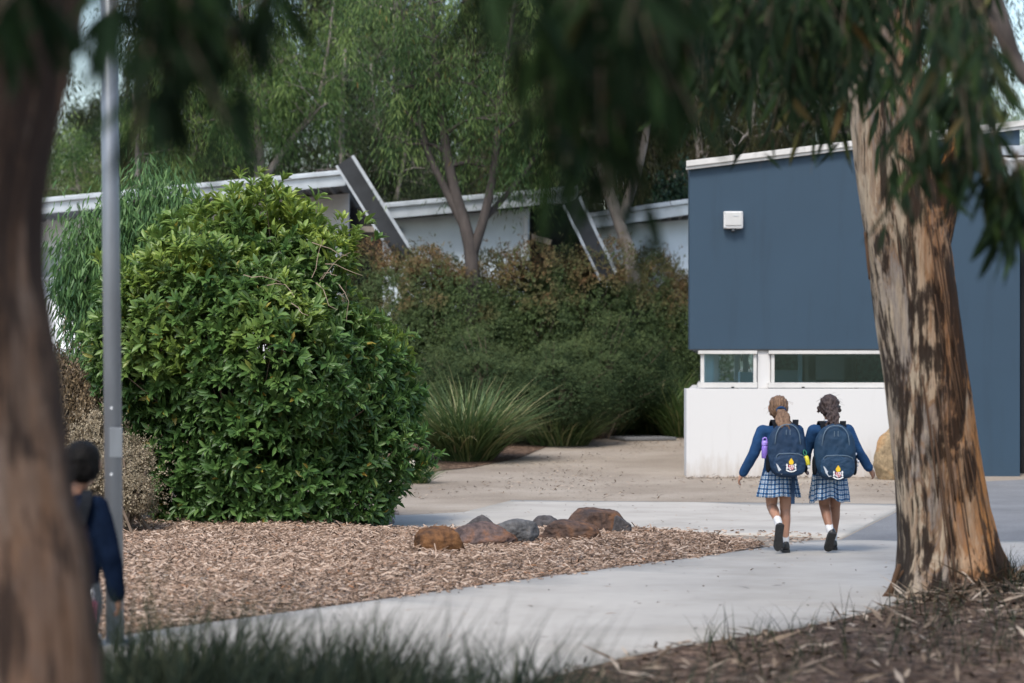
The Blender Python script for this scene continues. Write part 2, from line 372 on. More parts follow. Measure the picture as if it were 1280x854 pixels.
# leaf templates (u along, v across, w normal)
T_LANCE = (np.array([(0, 0, 0), (.3, .5, .0), (.3, -.5, .0), (.68, .38, -.06), (.68, -.38, -.06), (1, .1, -.16)], float),
           np.array([(0, 2, 1), (1, 2, 4), (1, 4, 3), (3, 4, 5)]))
T_SIMPLE = (np.array([(0, 0, 0), (.45, .5, .04), (.45, -.5, .04), (1, 0, -.05)], float), np.array([(0, 2, 1), (1, 2, 3)]))
T_BROAD = (np.array([(0, 0, 0), (.3, .40, .10), (.3, -.40, .10), (.3, 0, 0), (.68, .46, .08), (.68, -.46, .08), (.68, 0, -.02), (1, 0, -.10)], float),
           np.array([(0, 3, 1), (0, 2, 3), (1, 3, 6), (1, 6, 4), (3, 2, 5), (3, 5, 6), (4, 6, 7), (6, 5, 7)]))
T_CHIP = (np.array([(0, .5, 0), (0, -.5, 0), (1, -.4, 0), (1, .45, 0), (.05, .4, .14), (.05, -.4, .18), (.95, -.3, .16), (.9, .35, .12)], float),
          np.array([(4, 5, 6), (4, 6, 7), (0, 1, 5), (0, 5, 4), (1, 2, 6), (1, 6, 5), (2, 3, 7), (2, 7, 6), (3, 0, 4), (3, 4, 7)]))

def unit(a): return a / np.maximum(np.linalg.norm(a, axis=-1, keepdims=True), 1e-9)

def leaves(name, pos, axis, nrm, L, Wd, tmpl, tint=None):
    pos = np.asarray(pos, float); N = len(pos)
    tv, tf = tmpl; K = len(tv)
    a = unit(np.asarray(axis, float)); n = np.asarray(nrm, float)
    n = unit(n - a * (n * a).sum(1, keepdims=True)); b = np.cross(n, a)
    L = np.broadcast_to(np.asarray(L, float), (N,)); Wd = np.broadcast_to(np.asarray(Wd, float), (N,))
    V = pos[:, None, :] + a[:, None, :] * (tv[None, :, 0:1] * L[:, None, None]) + b[:, None, :] * (tv[None, :, 1:2] * Wd[:, None, None]) + n[:, None, :] * (tv[None, :, 2:3] * np.minimum(L, Wd * 3)[:, None, None])
    T = (tf[None] + (np.arange(N) * K)[:, None, None]).reshape(-1, 3)
    return np_mesh(name, V.reshape(-1, 3), T, None if tint is None else np.repeat(tint, K))

def blades(name, base, dirv, L, Wd, bend, seg=5):
    """grass blades: base (N,3), initial direction, length, width, bend towards the ground"""
    N = len(base); d = unit(dirv); L = np.broadcast_to(L, (N,)); Wd = np.broadcast_to(Wd, (N,)); bend = np.broadcast_to(bend, (N,))
    hor = d.copy(); hor[:, 2] = 0; hor = unit(hor + 1e-6)
    side = np.stack([-hor[:, 1], hor[:, 0], np.zeros(N)], 1)
    tw = rng.normal(0, .5, (N, 1)); side = unit(side * np.cos(tw) + hor * np.sin(tw))
    p = base.copy(); V = np.zeros((N, (seg + 1) * 2, 3)); cur = d.copy()
    for i in range(seg + 1):
        t = i / seg; w = (Wd * (1 - t ** 1.6) + .0006)[:, None]
        V[:, 2 * i] = p - side * w / 2; V[:, 2 * i + 1] = p + side * w / 2
        p = p + cur * (L / seg)[:, None]
        cur = unit(cur + hor * (bend * .35)[:, None] - np.array([0, 0, 1.]) * (bend * .42 * (t + .15))[:, None])
    K = (seg + 1) * 2
    t1 = np.array([(2 * i, 2 * i + 1, 2 * i + 3, 2 * i + 2) for i in range(seg)])
    T = (t1[None] + (np.arange(N) * K)[:, None, None]).reshape(-1, 4)
    return np_mesh(name, V.reshape(-1, 3), T)

# ------------------------------------------------------------------ the ground
def pip(x, y, poly):
    x = np.asarray(x); y = np.asarray(y); ins = np.zeros(x.shape, bool); n = len(poly)
    for i in range(n):
        x1, y1 = poly[i][0], poly[i][1]; x2, y2 = poly[(i + 1) % n][0], poly[(i + 1) % n][1]
        c = ((y1 > y) != (y2 > y)) & (x < (x2 - x1) * (y - y1) / (y2 - y1 + 1e-12) + x1)
        ins ^= c
    return ins

def edge_dist(x, y, poly):
    d = np.full(np.shape(x), 1e9); n = len(poly)
    for i in range(n):
        ax, ay = poly[i][0], poly[i][1]; bx, by = poly[(i + 1) % n][0], poly[(i + 1) % n][1]
        ex, ey = bx - ax, by - ay; t = np.clip(((x - ax) * ex + (y - ay) * ey) / (ex * ex + ey * ey + 1e-12), 0, 1)
        d = np.minimum(d, np.hypot(x - ax - t * ex, y - ay - t * ey))
    return d

def sheet(name, poly, mat, off, step, hfun=None, lip=0, label=None):
    bm = bmesh.new()
    bm.faces.new([bm.verts.new((p[0], p[1], 0)) for p in poly])
    bmesh.ops.triangulate(bm, faces=bm.faces[:])
    xs = [p[0] for p in poly]; ys = [p[1] for p in poly]
    for ax, lo, hi in ((0, min(xs), max(xs)), (1, min(ys), max(ys))):
        k = lo + step
        while k < hi:
            co = (k, 0, 0) if ax == 0 else (0, k, 0); no = (1, 0, 0) if ax == 0 else (0, 1, 0)
            bmesh.ops.bisect_plane(bm, geom=bm.verts[:] + bm.edges[:] + bm.faces[:], plane_co=co, plane_no=no, dist=1e-5)
            k += step
    for v in bm.verts: v.co.z = gz(v.co.y) + off + (hfun(v.co.x, v.co.y) if hfun else 0)
    bmesh.ops.recalc_face_normals(bm, faces=bm.faces)
    if sum(f.normal.z for f in bm.faces) < 0: bmesh.ops.reverse_faces(bm, faces=bm.faces[:])
    if lip:
        e = bmesh.ops.extrude_edge_only(bm, edges=[e for e in bm.edges if e.is_boundary])
        for g in e['geom']:
            if isinstance(g, bmesh.types.BMVert): g.co.z -= lip
    me = bpy.data.meshes.new(name); bm.to_mesh(me); bm.free()
    o = link(name, me, mat, None, True); o['kind'] = 'structure'
    if label: o['label'] = label
    return o

bm = bmesh.new()
ys = [-40, 0, 20, 26] + [26 + i for i in range(1, 47)] + [90, 150, 400, 1500]
xs = [-1500, -200, -40, -10, 0, 10, 40, 200, 1500]
gv = [[bm.verts.new((x, y, gz(y))) for x in xs] for y in ys]
for i in range(len(ys) - 1):
    for j in range(len(xs) - 1): bm.faces.new((gv[i][j], gv[i][j + 1], gv[i + 1][j + 1], gv[i + 1][j]))
me = bpy.data.meshes.new('ground'); bm.to_mesh(me); bm.free()
link('ground', me, M['sand'])['kind'] = 'structure'

def gp(pts, smooth=False):
    P = [G(*p) for p in pts]
    return catmull(P, 6) if smooth else P
PATH_TOP = [(1500, 680), (1280, 679.5), (1120, 679), (1052, 678), (1000, 680), (959, 687), (887, 698), (825, 706), (637, 731), (481, 753), (200, 792), (0, 826), (-300, 890)]
PATH_BOT = [(-300, 1060), (100, 990), (300, 950), (600, 872), (825, 815), (1000, 787), (1110, 762), (1180, 745), (1280, 722), (1500, 700)]
poly_path = gp(PATH_TOP[3:], True); poly_path = gp(PATH_TOP[:3]) + poly_path + gp(PATH_BOT, True)
sheet('path', poly_path, M['concrete'], .022, .8, lip=.06)
poly_band = gp([(380, 648), (505, 646), (580, 642), (640, 627), (1135, 632), (1049, 674.5), (1000, 671), (905, 669), (790, 664), (640, 664), (505, 663.5), (380, 665)])
sheet('path.001', poly_band, M['concrete'], .016, .8, lip=.05)
sheet('asphalt_path', gp([(1051, 676), (1137, 632.5), (1200, 604), (1500, 590), (1500, 678), (1120, 677.4)]), M['asphalt'], .008, .8)
poly_mulch = gp([(-500, 600), (470, 602), (498, 640), (503, 668), (560, 668), (640, 667), (790, 667), (900, 671), (957, 684), (887, 697.5), (825, 705), (637, 730), (481, 752), (200, 791), (0, 825), (-500, 915)])
PM = [(p.x, p.y) for p in poly_mulch]
def hm(x, y):
    d = float(edge_dist(np.array(x), np.array(y), PM)); s = min(1, d / .8)
    return .075 * s * s * (3 - 2 * s) + .02 * noise.noise(Vector((x * 1.7, y * 1.7, 0))) * s
sheet('mulch_bed', poly_mulch, M['mulch'], .012, .25, hm)
poly_fore = gp([(-300, 1060.5), (100, 990.5), (300, 950.5), (600, 872.5), (825, 815.5), (1000, 787.5), (1110, 762.5), (1180, 745.5), (1280, 722.5), (1500, 700.5)], True) + [Vector((9, 18.5, 0)), Vector((9, 1, 0)), Vector((-7, 1, 0)), Vector((-7, 7.4, 0))]
PF = [(p.x, p.y) for p in poly_fore]
GUM2 = G(1186, 748)
def hf(x, y):
    d = float(edge_dist(np.array(x), np.array(y), PF)); s = min(1, d / 1.2)
    r = math.hypot(x - GUM2.x, y - GUM2.y)
    return .05 * s + .10 * math.exp(-(r / .75) ** 2) * min(1, d / .3) + .025 * noise.noise(Vector((x * 1.3, y * 1.3, 5))) * s
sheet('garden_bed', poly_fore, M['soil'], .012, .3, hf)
# dark leafy soil under the hedge
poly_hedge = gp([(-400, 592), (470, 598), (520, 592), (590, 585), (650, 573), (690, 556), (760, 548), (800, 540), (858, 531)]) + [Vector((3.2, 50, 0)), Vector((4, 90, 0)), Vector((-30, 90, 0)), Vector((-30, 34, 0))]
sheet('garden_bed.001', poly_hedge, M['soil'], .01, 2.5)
# pale slab let into the mulch, and a pit lid on the gravel
def slab(name, quad, mat, off, label):
    P = [G(*q) for q in quad]; mb = MB()
    mb.prism([Vector((p.x, p.y, off - .05)) for p in P], (0, 0, .065)); o = mb.build(name, mat, None, False, .008); o['kind'] = 'structure'; o['label'] = label
slab('path.002', [(160, 748), (252, 741), (296, 733), (160, 733)], M['concrete'], .075, 'pale concrete slab let into the mulch beside the lamp post')
P = G(792, 548)
mb = MB(); mb.box((P.x, P.y, P.z + .012), (.9, 1.6, .05), Matrix.Rotation(.3, 3, 'Z'))
tag(mb.build('pit_lid', M['asphalt'], None, False, .01), 'flat grey pit lid set in the gravel by the hedge', 'pit lid')

def scatter(poly, n):
    xs = [p[0] for p in poly]; ys = [p[1] for p in poly]
    x = rng.uniform(min(xs), max(xs), n * 3); y = rng.uniform(min(ys), max(ys), n * 3)
    k = pip(x, y, poly); return x[k][:n], y[k][:n]

def flat_pieces(name, x, y, z, L, Wd, tmpl, tilt, mat):
    n = len(x); a = rng.uniform(0, 2 * math.pi, n)
    ax = np.stack([np.cos(a), np.sin(a), rng.normal(0, tilt, n)], 1)
    nr = np.stack([rng.normal(0, tilt, n), rng.normal(0, tilt, n), np.ones(n)], 1)
    o = link(name, leaves(name, np.stack([x, y, z], 1), ax, nr, L, Wd, tmpl), mat)
    return tag(o, None, None, None, 'stuff')

x, y = scatter([(p[0], p[1]) for p in gp([(-120, 660), (505, 664), (640, 668), (790, 668), (900, 672), (957, 684), (887, 697), (825, 704.5), (637, 729.5), (481, 751.5), (200, 790.5), (-120, 845)])], 90000)
dd = edge_dist(x, y, PM); s = np.clip(dd / .8, 0, 1)
zz = .075 * s * s * (3 - 2 * s) + np.array([.02 * noise.noise(Vector((a * 1.7, b * 1.7, 0))) for a, b in zip(x, y)]) * s
o = flat_pieces('wood_chips', x, y, .014 + zz + rng.uniform(0, .02, len(x)), rng.gamma(3.2, .0105, len(x)) + .008, rng.uniform(.005, .013, len(x)), T_CHIP, .26, M['chips'])
tag(o, 'tan wood chips covering the bed around the boulders', 'wood chips')
# spilled chips over the concrete edges
x, y = scatter([(p.x, p.y) for p in gp([(790, 661), (1000, 668), (1052, 676), (959, 689), (887, 701), (637, 734), (481, 757), (480, 750), (637, 728), (887, 696), (955, 684), (900, 669)])], 900)
o = flat_pieces('wood_chips.001', x, y, np.full(len(x), .027), rng.uniform(.02, .05, len(x)), rng.uniform(.01, .018, len(x)), T_CHIP, .15, M['chips'])
tag(o, 'loose wood chips spilled on the concrete path edge', 'wood chips')
# leaf litter: fore bed, round the gum, on the gravel and at the wall foot
x1, y1 = scatter(PF, 26000); k = (y1 > 8) & (x1 > -1.5); x1, y1 = x1[k], y1[k]
aa = rng.uniform(0, 6.283, 1400); ra = .38 + np.abs(rng.normal(0, .5, 1400)); x2, y2 = GUM2.x + np.cos(aa) * ra, GUM2.y + np.sin(aa) * ra; k = pip(x2, y2, PF); nb = len(x1); x1 = np.r_[x1, x2[k]]; y1 = np.r_[y1, y2[k]]
z1 = np.array([hf(a, b) for a, b in zip(x1, y1)]) + .016 + rng.uniform(0, .03, len(x1))
o = flat_pieces('leaf_litter', x1, y1, z1, np.r_[rng.gamma(3, .03, nb) + .03, rng.gamma(3, .06, len(x1) - nb) + .05], rng.uniform(.01, .034, len(x1)), T_SIMPLE, .3, M['litter'])
tag(o, 'dry leaves and bark shreds littering the bed under the patchy gum', 'leaf litter')
x1, y1 = scatter([(p.x, p.y) for p in gp([(510, 626), (1135, 628), (1135, 600), (860, 597), (858, 532), (700, 560), (520, 600)])], 2600)
k = noise_k = np.array([noise.noise(Vector((a * .7, b * .35, 3))) for a, b in zip(x1, y1)]) > rng.uniform(-.3, .5, len(x1))
x1, y1 = x1[k], y1[k]
x2 = rng.uniform(2.25, 5.4, 500); y2 = 31.25 - np.abs(rng.normal(0, .13, 500)) - .15
x1 = np.r_[x1, x2]; y1 = np.r_[y1, y2]
o = flat_pieces('leaf_litter.001', x1, y1, np.array([gz(b) for b in y1]) + .006 + rng.uniform(0, .02, len(x1)), rng.uniform(.03, .10, len(x1)), rng.uniform(.01, .022, len(x1)), T_SIMPLE, .25, M['litter'])
tag(o, 'scattered dry leaves on the gravel before the blue building', 'leaf litter')
x1, y1 = scatter([(p.x, p.y) for p in poly_path], 260); x2, y2 = scatter([(p.x, p.y) for p in poly_band], 160); x1 = np.r_[x1, x2]; y1 = np.r_[y1, y2]
o = flat_pieces('leaf_litter.002', x1, y1, np.array([gz(b) for b in y1]) + .028, rng.uniform(.02, .09, len(x1)), rng.uniform(.006, .018, len(x1)), T_SIMPLE, .12, M['litter'])
tag(o, 'a few dry leaves blown onto the concrete path', 'leaf litter')

# ------------------------------------------------------------------ blue building
M['leaf_board'] = simple('mottled_panel', (.07, .14, .12), .8, .9, 14)
def blue_building():
    D = 31.3
    b = thing('school_building', 'slate blue building with white base wall and strip windows', 'building', (W(1066, 0, D).x, D, gz(D)))
    inv = Matrix.Translation(-b.location)
    def add(mb, name, mat, par=None, bevel=.006):
        o = mb.build(name, mat, par or b, False, bevel)
        if par is None: o.matrix_parent_inverse = Matrix.Identity(4)
        o.data.transform(inv); return o
    def P(px, py, d=D): return W(px, py, d)
    zb = gz(D) - .3
    # upper blue wall: prism with sloping top, down to the ground at its right end
    mb = MB()
    pts = [P(862, 437), P(1158, 437), P(1158, 700), P(1275, 700), P(1275, 156), P(862, 208)]
    for p in pts:
        if p.z < zb: p.z = zb
    mb.prism(pts, (0, .25, 0)); add(mb, 'wall', M['blue_wall'])
    # left return wall of the upper storey and rear walls (footprint leans with the sight line)
    q = lambda p, k=7.0: Vector((p.x + k * .083, p.y + k, p.z))
    A, B_ = P(864, 437, D + .25), P(864, 209, D + .25); mb = MB()
    mb.prism([A, B_, q(B_), q(A)], (.2, .0, 0)); add(mb, 'wall', M['blue_wall'])
    A, B_ = P(1273, 700, D + .25), P(1273, 157, D + .25); A.z = zb; mb = MB()
    mb.prism([A, B_, q(B_), q(A)], (-.2, 0, 0)); add(mb, 'wall', M['blue_wall'])
    # floor slab over the windows, roof
    mb = MB(); A, B_ = P(866, 436.0, D + .26), P(1270, 436, D + .26); mb.prism([A, B_, q(B_), q(A)], (0, 0, .12)); add(mb, 'ceiling', M['interior'])
    mb = MB()
    a, c = P(859, 206, D - .07), P(1282, 153, D - .07)
    mb.prism([a, c, Vector((c.x + .5, c.y + 7.5, c.z + .05)), Vector((a.x + .6, a.y + 7.5, a.z + .05))], (0, 0, -.04)); add(mb, 'roof', M['white_metal'], None, 0)
    mb = MB()
    t0, t1 = P(858, 201, D - .1), P(1283, 149.5, D - .1); dz = Vector((0, 0, .075)); mb.prism([t0, t1, t1 - dz, t0 - dz], (0, .05, 0))
    t0, t1 = t0 - dz, t1 - dz; t0.y = t1.y = D - .075; dz2 = Vector((0, 0, .04)); mb.prism([t0, t1, t1 - dz2, t0 - dz2], (0, .07, 0)); add(mb, 'roof_fascia', M['cream_frame'])
    # white base wall
    mb = MB(); l, r = P(858, 486, D - .14), P(1157, 486, D - .14)
    mb.prism([Vector((l.x, l.y, zb)), Vector((r.x, r.y, zb)), r, l], (0, .42, 0)); add(mb, 'base_wall', M['white_render'])
    A = P(860, 486, D + .29); mb = MB(); mb.prism([Vector((A.x, A.y, zb)), A, q(A), q(Vector((A.x, A.y, zb)))], (.2, 0, 0)); add(mb, 'base_wall', M['white_render'])
    # pier between the windows
    mb = MB(); mb.prism([P(947, 485.7, D + .02), P(963, 485.7, D + .02), P(963, 437.3, D + .02), P(947, 437.3, D + .02)], (0, .2, 0)); add(mb, 'pier', M['white_render'])
    # windows
    def window(x0, x1, mull):
        y0, y1 = 438.4, 485.0; dd = D - .02; fr = MB(); t = 4.2
        bar = lambda xa, xb, ya, yb, d, th: fr.prism([P(xa, yb, d), P(xb, yb, d), P(xb, ya, d), P(xa, ya, d)], (0, th, 0))
        bar(x0 - 3, x1 + .6, y0, y0 + t, dd - .04, .12); bar(x1 - t, x1, y0 + t, y1 - 6.6, dd, .08); bar(x0, x0 + t, y0 + t, y1 - 6.6, dd, .08)
        for k in mull: bar(k - 1.2, k + 1.2, y0 + t, y1 - 6.6, dd + .01, .05)
        w = add(fr, 'window', M['cream_frame'], None, .004)
        sl = MB(); sl.prism([P(x0 - 3.5, y1, dd - .07), P(x1 + .6, y1, dd - .07), P(x1 + .6, y1 - 6.6, dd - .07), P(x0 - 3.5, y1 - 6.6, dd - .07)], (0, .15, 0)); add(sl, 'window_sill', M['cream_frame'], w, .004)
        for k in np.linspace(x0 + 40, x1 - 20, 2 if x1 - x0 > 100 else 1):
            ln = MB(); ln.box(P(k, y1 - .6, dd - .08), (.035, .02, .018)); add(ln, 'weep_hole', M['void'], w, 0)
        g = MB(); g.prism([P(x0 + t, y1 - 6.6, dd + .04), P(x1 - t, y1 - 6.6, dd + .04), P(x1 - t, y0 + t, dd + .04), P(x0 + t, y0 + t, dd + .04)], (0, .006, 0)); add(g, 'pane', M['glass'], w, 0)
        return w
    window(876, 946, []); window(964, 1157, [1119])
    # room seen through the glass
    mb = MB(); l, r = P(880, 480, D + 4.2), P(1260, 480, D + 4.2)
    mb.prism([Vector((l.x, l.y, zb)), Vector((r.x, r.y, zb)), Vector((r.x, r.y, 2.35)), Vector((l.x + .9, l.y, 2.35)), Vector((l.x + .9, l.y, 1.25)), Vector((l.x, l.y, 1.25))], (0, .1, 0)); add(mb, 'inner_wall', M['interior'])
    for px in (895, 921, 932):
        mb = MB(); mb.box(P(px, 462, D + 1.9), (.07, .07, 1.0)); add(mb, 'inner_frame', M['cream_frame'])
    mb = MB(); mb.box(P(905, 479, D + 1.8), (.7, .08, .06)); add(mb, 'inner_sill', M['cream_frame'])
    for (px, py, w_, h_, mm) in ((985, 462, .5, .42, 'leaf_board'), (1008, 466, .28, .55, 'cream_frame'), (1040, 460, .7, .35, 'pale_blue_wall'), (1064, 468, .22, .5, 'rock_red'), (1090, 463, .45, .45, 'leaf_board'), (1118, 467, .3, .5, 'cream_frame'), (958, 466, .4, .5, 'leaf_board')):
        mb = MB(); mb.box(P(px, py, D + 4.1), (w_, .05, h_)); add(mb, 'added_panel', M[mm])  # panels added behind the glass to mottle the flat dark panes
    mb = MB(); mb.box(P(1000, 462, D + 1.2), (.055, .055, 1.0)); add(mb, 'inner_frame', M['pale_blue_wall'])
    mb = MB(); mb.box(P(884, 463, D + .5), (.12, .7, 1.0)); add(mb, 'side_jamb', M['cream_frame'])
    for c_, z_ in ((P(975, 476, D + 2.6), (.5, .6, .3)), (P(1015, 480, D + 2.3), (.8, .5, .05)), (P(940, 479, D + 1.4), (.35, .3, .3))):
        mb = MB(); mb.box(c_, z_); add(mb, 'counter', M['pale_blue_wall'])
    # awning gutter box at the right end
    mb = MB(); bar = lambda xa, xb, ya, yb, d, th: mb.prism([P(xa, yb, d), P(xb, yb, d), P(xb, ya, d), P(xa, ya, d)], (0, th, 0))
    bar(1236, 1330, 197, 200.5, D - .5, .5); bar(1236, 1330, 220.5, 223.5, D - .5, .5); bar(1236, 1239, 200.5, 220.5, D - .5, .5); bar(1239, 1330, 200.6, 220.4, D - .3, .08)
    add(mb, 'awning', M['white_metal'])
    mb = MB(); bar = lambda xa, xb, ya, yb, d, th: mb.prism([P(xa, yb, d), P(xb, yb, d), P(xb, ya, d), P(xa, ya, d)], (0, th, 0))
    bar(1232, 1330, 182, 194, D - .35, .3); add(mb, 'gutter', M['roof_metal'])
    # dark doorway beside the right end
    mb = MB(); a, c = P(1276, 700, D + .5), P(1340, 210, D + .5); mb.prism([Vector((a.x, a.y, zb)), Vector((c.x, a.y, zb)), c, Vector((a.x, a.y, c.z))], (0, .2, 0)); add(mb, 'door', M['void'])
    # dark strip painted as the shadow under the blue wall's lower edge
    mb = MB(); mb.prism([P(862.5, 438.2, D - .012), P(1150, 438.2, D - .012), P(1150, 436.4, D - .012), P(862.5, 436.4, D - .012)], (0, .010, 0)); add(mb, 'overhang_shadow', M['beam'], None, 0)
    return b
blue_building()

def wall_light():
    D = 31.3; c = W(916, 275.5, D); t = thing('wall_light', 'square white floodlight high on the slate blue wall', 'wall light', (c.x, D, c.z))
    mb = MB(); mb.box((0, -.05, .0), (.25, .1, .225)); mb.build('housing', M['plastic_white'], t, False, .018)
    mb = MB(); mb.box((0, -.105, .012), (.21, .014, .17)); mb.build('lens', M['plastic_lens'], t, False, .006)
    mb = MB(); mb.box((.03, -.114, .05), (.06, .006, .008)); mb.build('label_plate', M['beam_edge'], t)
    mb = MB(); mb.tube([(0, -.06, -.11), (0, -.07, -.15)], [.03, .028], 12); mb.build('sensor', M['plastic_dark'], t)
    for sx in (-1, 1):
        for sz in (-1, 1): mb = MB(); mb.tube([(sx * .108, -.1, sz * .095), (sx * .108, -.106, sz * .095)], .008, 8); mb.build('screw', M['beam_edge'], t)
wall_light()

# ------------------------------------------------------------------ white sawtooth building behind the shrubs
def white_building():
    D = 44.0
    b = thing('school_building', 'long white building with sawtooth metal roofs behind the shrubs', 'building', (W(430, 0, D).x, D, gz(D)))
    inv = Matrix.Translation(-b.location)
    def add(mb, name, mat, par=None, bevel=0, smooth=False):
        o = mb.build(name, mat, par or b, smooth, bevel); o.data.transform(inv); return o
    def strip(mb, xa, ya0, xb, yb0, ha, hb, d, th):
        mb.prism([W(xa, ya0 + ha, d), W(xb, yb0 + hb, d), W(xb, yb0, d), W(xa, ya0, d)], (0, th, 0))
    zb = gz(D) - .3
    def bay(x0, y0, x1, y1, wall_mat, wall_top, wall_bot, wx0, wx1, eave):
        de = D - eave
        mb = MB(); strip(mb, x0, y0, x1, y1, 6, 6, de - .06, .08); strip(mb, x0, y0 + 6.2, x1, y1 + 6.2, 14, 14, de, .06)
        add(mb, 'roof_fascia', M['roof_metal'], None, .01)
        # corrugated roof sheet from the fascia back over the wall
        a, c = W(x0, y0 + 5, de), W(x1, y1 + 5, de); n = int((c.x - a.x) / .05); V = []
        for i in range(n + 1):
            t = i / n; p = a.lerp(c, t); w = .03 * math.sin(t * (c.x - a.x) / .19 * 2 * math.pi)
            V += [(p.x, p.y + .05, p.z + w - .14), (p.x + .1, p.y + 6, p.z + w - .14 - .30)]
        mb = MB(); mb.add(V, [(2 * i, 2 * i + 2, 2 * i + 3, 2 * i + 1) for i in range(n)]); add(mb, 'roof', M['soffit'], None, 0)
        mb = MB(); p0, p1 = W(wx0, wall_top, D), W(wx1, wall_top - (wx1 - wx0) * .085, D)
        z0 = W(0, wall_bot, D).z if wall_bot else zb
        mb.prism([Vector((p0.x, D, z0)), Vector((p1.x, D, z0)), p1, p0], (0, .2, 0)); add(mb, 'wall', wall_mat, None, 0)
    bay(-60, 258, 432, 212, M['white_metal'], 284, None, -60, 436, 1.5)
    bay(468, 255, 722, 232, M['pale_blue_wall'], 276, None, 478, 662, .55)
    bay(722, 268, 900, 243, M['pale_blue_wall'], 284, None, 748, 900, .55)
    # clerestory windows of the left bay
    for xa, xb in ((0, 43), (47, 80), (86, 128), (134, 176)):
        fr = MB(); d = D - .05
        for s in ((xa - 4, 305, xa, 350), (xb, 305, xb + 3.5, 350), (xa, 305, xb, 309), (xa - 4, 346.5, xb + 3.5, 351)):
            fr.prism([W(s[0], s[3], d), W(s[2], s[3], d), W(s[2], s[1], d), W(s[0], s[1], d)], (0, .12, 0))
        w = add(fr, 'window', M['white_metal'], None, 0)
        g = MB(); g.prism([W(xa, 346.5, D - .02), W(xb, 346.5, D - .02), W(xb, 309, D - .02), W(xa, 309, D - .02)], (0, .012, 0)); add(g, 'pane', M['pale_glass'], w)
    # verandah roof and its gutter below the windows
    mb = MB(); mb.prism([W(-60, 356, D - .1), W(215, 352, D - .1), W(215, 437, D - 1.6), W(-60, 437, D - 1.6)], (0, 0, -.05)); add(mb, 'verandah_roof', M['white_metal'])
    mb = MB(); mb.tube([W(-60, 442.5, D - 1.75), W(215, 442.5, D - 1.75)], .085, 10); add(mb, 'gutter', M['beam_edge'], None, 0, True)
    mb = MB(); mb.box(W(77, 438.0, D - 1.665), (4.0, .02, .012)); Q = []
    add(mb, 'gutter_clip', M['beam'])
    mb = MB(); mb.prism([W(-60, 452, D - .9), W(215, 452, D - .9), W(215, 520, D - .9), W(-60, 520, D - .9)], (0, .1, 0)); add(mb, 'verandah_shade', M['void'])  # near-black sheet painted as the shadow below the verandah gutter
    # near-black sheets painted as the shade in the gaps between bays
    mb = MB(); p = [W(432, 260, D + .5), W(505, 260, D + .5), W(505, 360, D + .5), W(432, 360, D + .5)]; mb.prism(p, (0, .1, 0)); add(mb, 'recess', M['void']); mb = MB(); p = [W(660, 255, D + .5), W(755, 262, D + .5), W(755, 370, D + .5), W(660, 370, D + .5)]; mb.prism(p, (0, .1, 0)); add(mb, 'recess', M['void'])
    mb = MB(); mb.prism([W(655, 340, D - .1), W(660, 340, D - .1), W(660, 270, D - .1), W(655, 270, D - .1)], (0, .25, 0)); add(mb, 'post', M['white_metal'])
    mb = MB(); mb.prism([W(440, 283, D - .2), W(500, 283, D - .2), W(500, 290, D - .2), W(440, 290, D - .2)], (0, .3, 0)); add(mb, 'rafter', M['bark_pale']); mb = MB(); mb.prism([W(665, 292, D - .2), W(690, 300, D - .2), W(688, 306, D - .2), W(665, 299, D - .2)], (0, .3, 0)); add(mb, 'rafter', M['bark_pale'])
    # raking steel beams
    for (xa, ya, xb, yb, w) in ((432, 200, 508, 322, 12), (716, 250, 762, 345, 11)):
        d = D - 2.6; u = Vector((xb - xa, yb - ya)).normalized(); n = Vector((-u.y, u.x))
        mb = MB(); q = lambda x, y, s: W(x + n.x * s, y + n.y * s, d)
        mb.prism([q(xa, ya, w), q(xb, yb, w), q(xb, yb, -w + 4), q(xa, ya, -w + 4)], (0, .18, 0)); o = add(mb, 'beam', M['beam'])
        mb = MB(); mb.prism([q(xa, ya, -w + 4), q(xb, yb, -w + 4), q(xb, yb, -w), q(xa, ya, -w)], (0, .24, 0)); add(mb, 'beam_flange', M['beam_edge'], o); mb = MB(); mb.prism([q(xa, ya, w + 3), q(xb, yb, w + 3), q(xb, yb, w), q(xa, ya, w)], (0, .24, 0)); add(mb, 'beam_flange', M['beam_edge'], o)
    return b
m, nt, out = new_mat('pale_glass'); surf(nt, out, (.22, .28, .32), .08, spec=.6); M['pale_glass'] = m
white_building()

# ------------------------------------------------------------------ lamp post
def lamp_post():
    d = 13.0; p = G(144, HOR + CAM_H * F / d); t = thing('lamp_post', 'tall plain galvanised grey lamp post left of the big bush', 'lamp post', (p.x, p.y, 0))
    mb = MB(); lean = -.045
    mb.tube([(0, 0, 0), (lean * .5, 0, 2.2), (lean, 0, 4.6)], [.049, .047, .044], 24); mb.build('pole', M['pole'], t, True)
    mb = MB(); mb.box((0, 0, .012), (.26, .26, .024)); mb.build('base_plate', M['pole'], t, False, .004)
    for sx in (-1, 1):
        for sy in (-1, 1): mb = MB(); mb.tube([(sx * .1, sy * .1, .02), (sx * .1, sy * .1, .06)], .012, 6); mb.build('bolt', M['beam_edge'], t)
    mb = MB(); mb.box((.012, -.048, 1.1), (.07, .006, .16)); mb.build('hatch', M['pole'], t, False, .003)
    for z_ in (1.285, .93): mb = MB(); mb.tube([(-.012, -.046, z_), (-.012, -.052, z_)], .007, 8); mb.build('screw', M['reflect'], t)
    mb = MB(); mb.box((lean, -.18, 4.63), (.22, .6, .08)); mb.build('lamp_head', M['beam'], t, False, .02)
lamp_post()

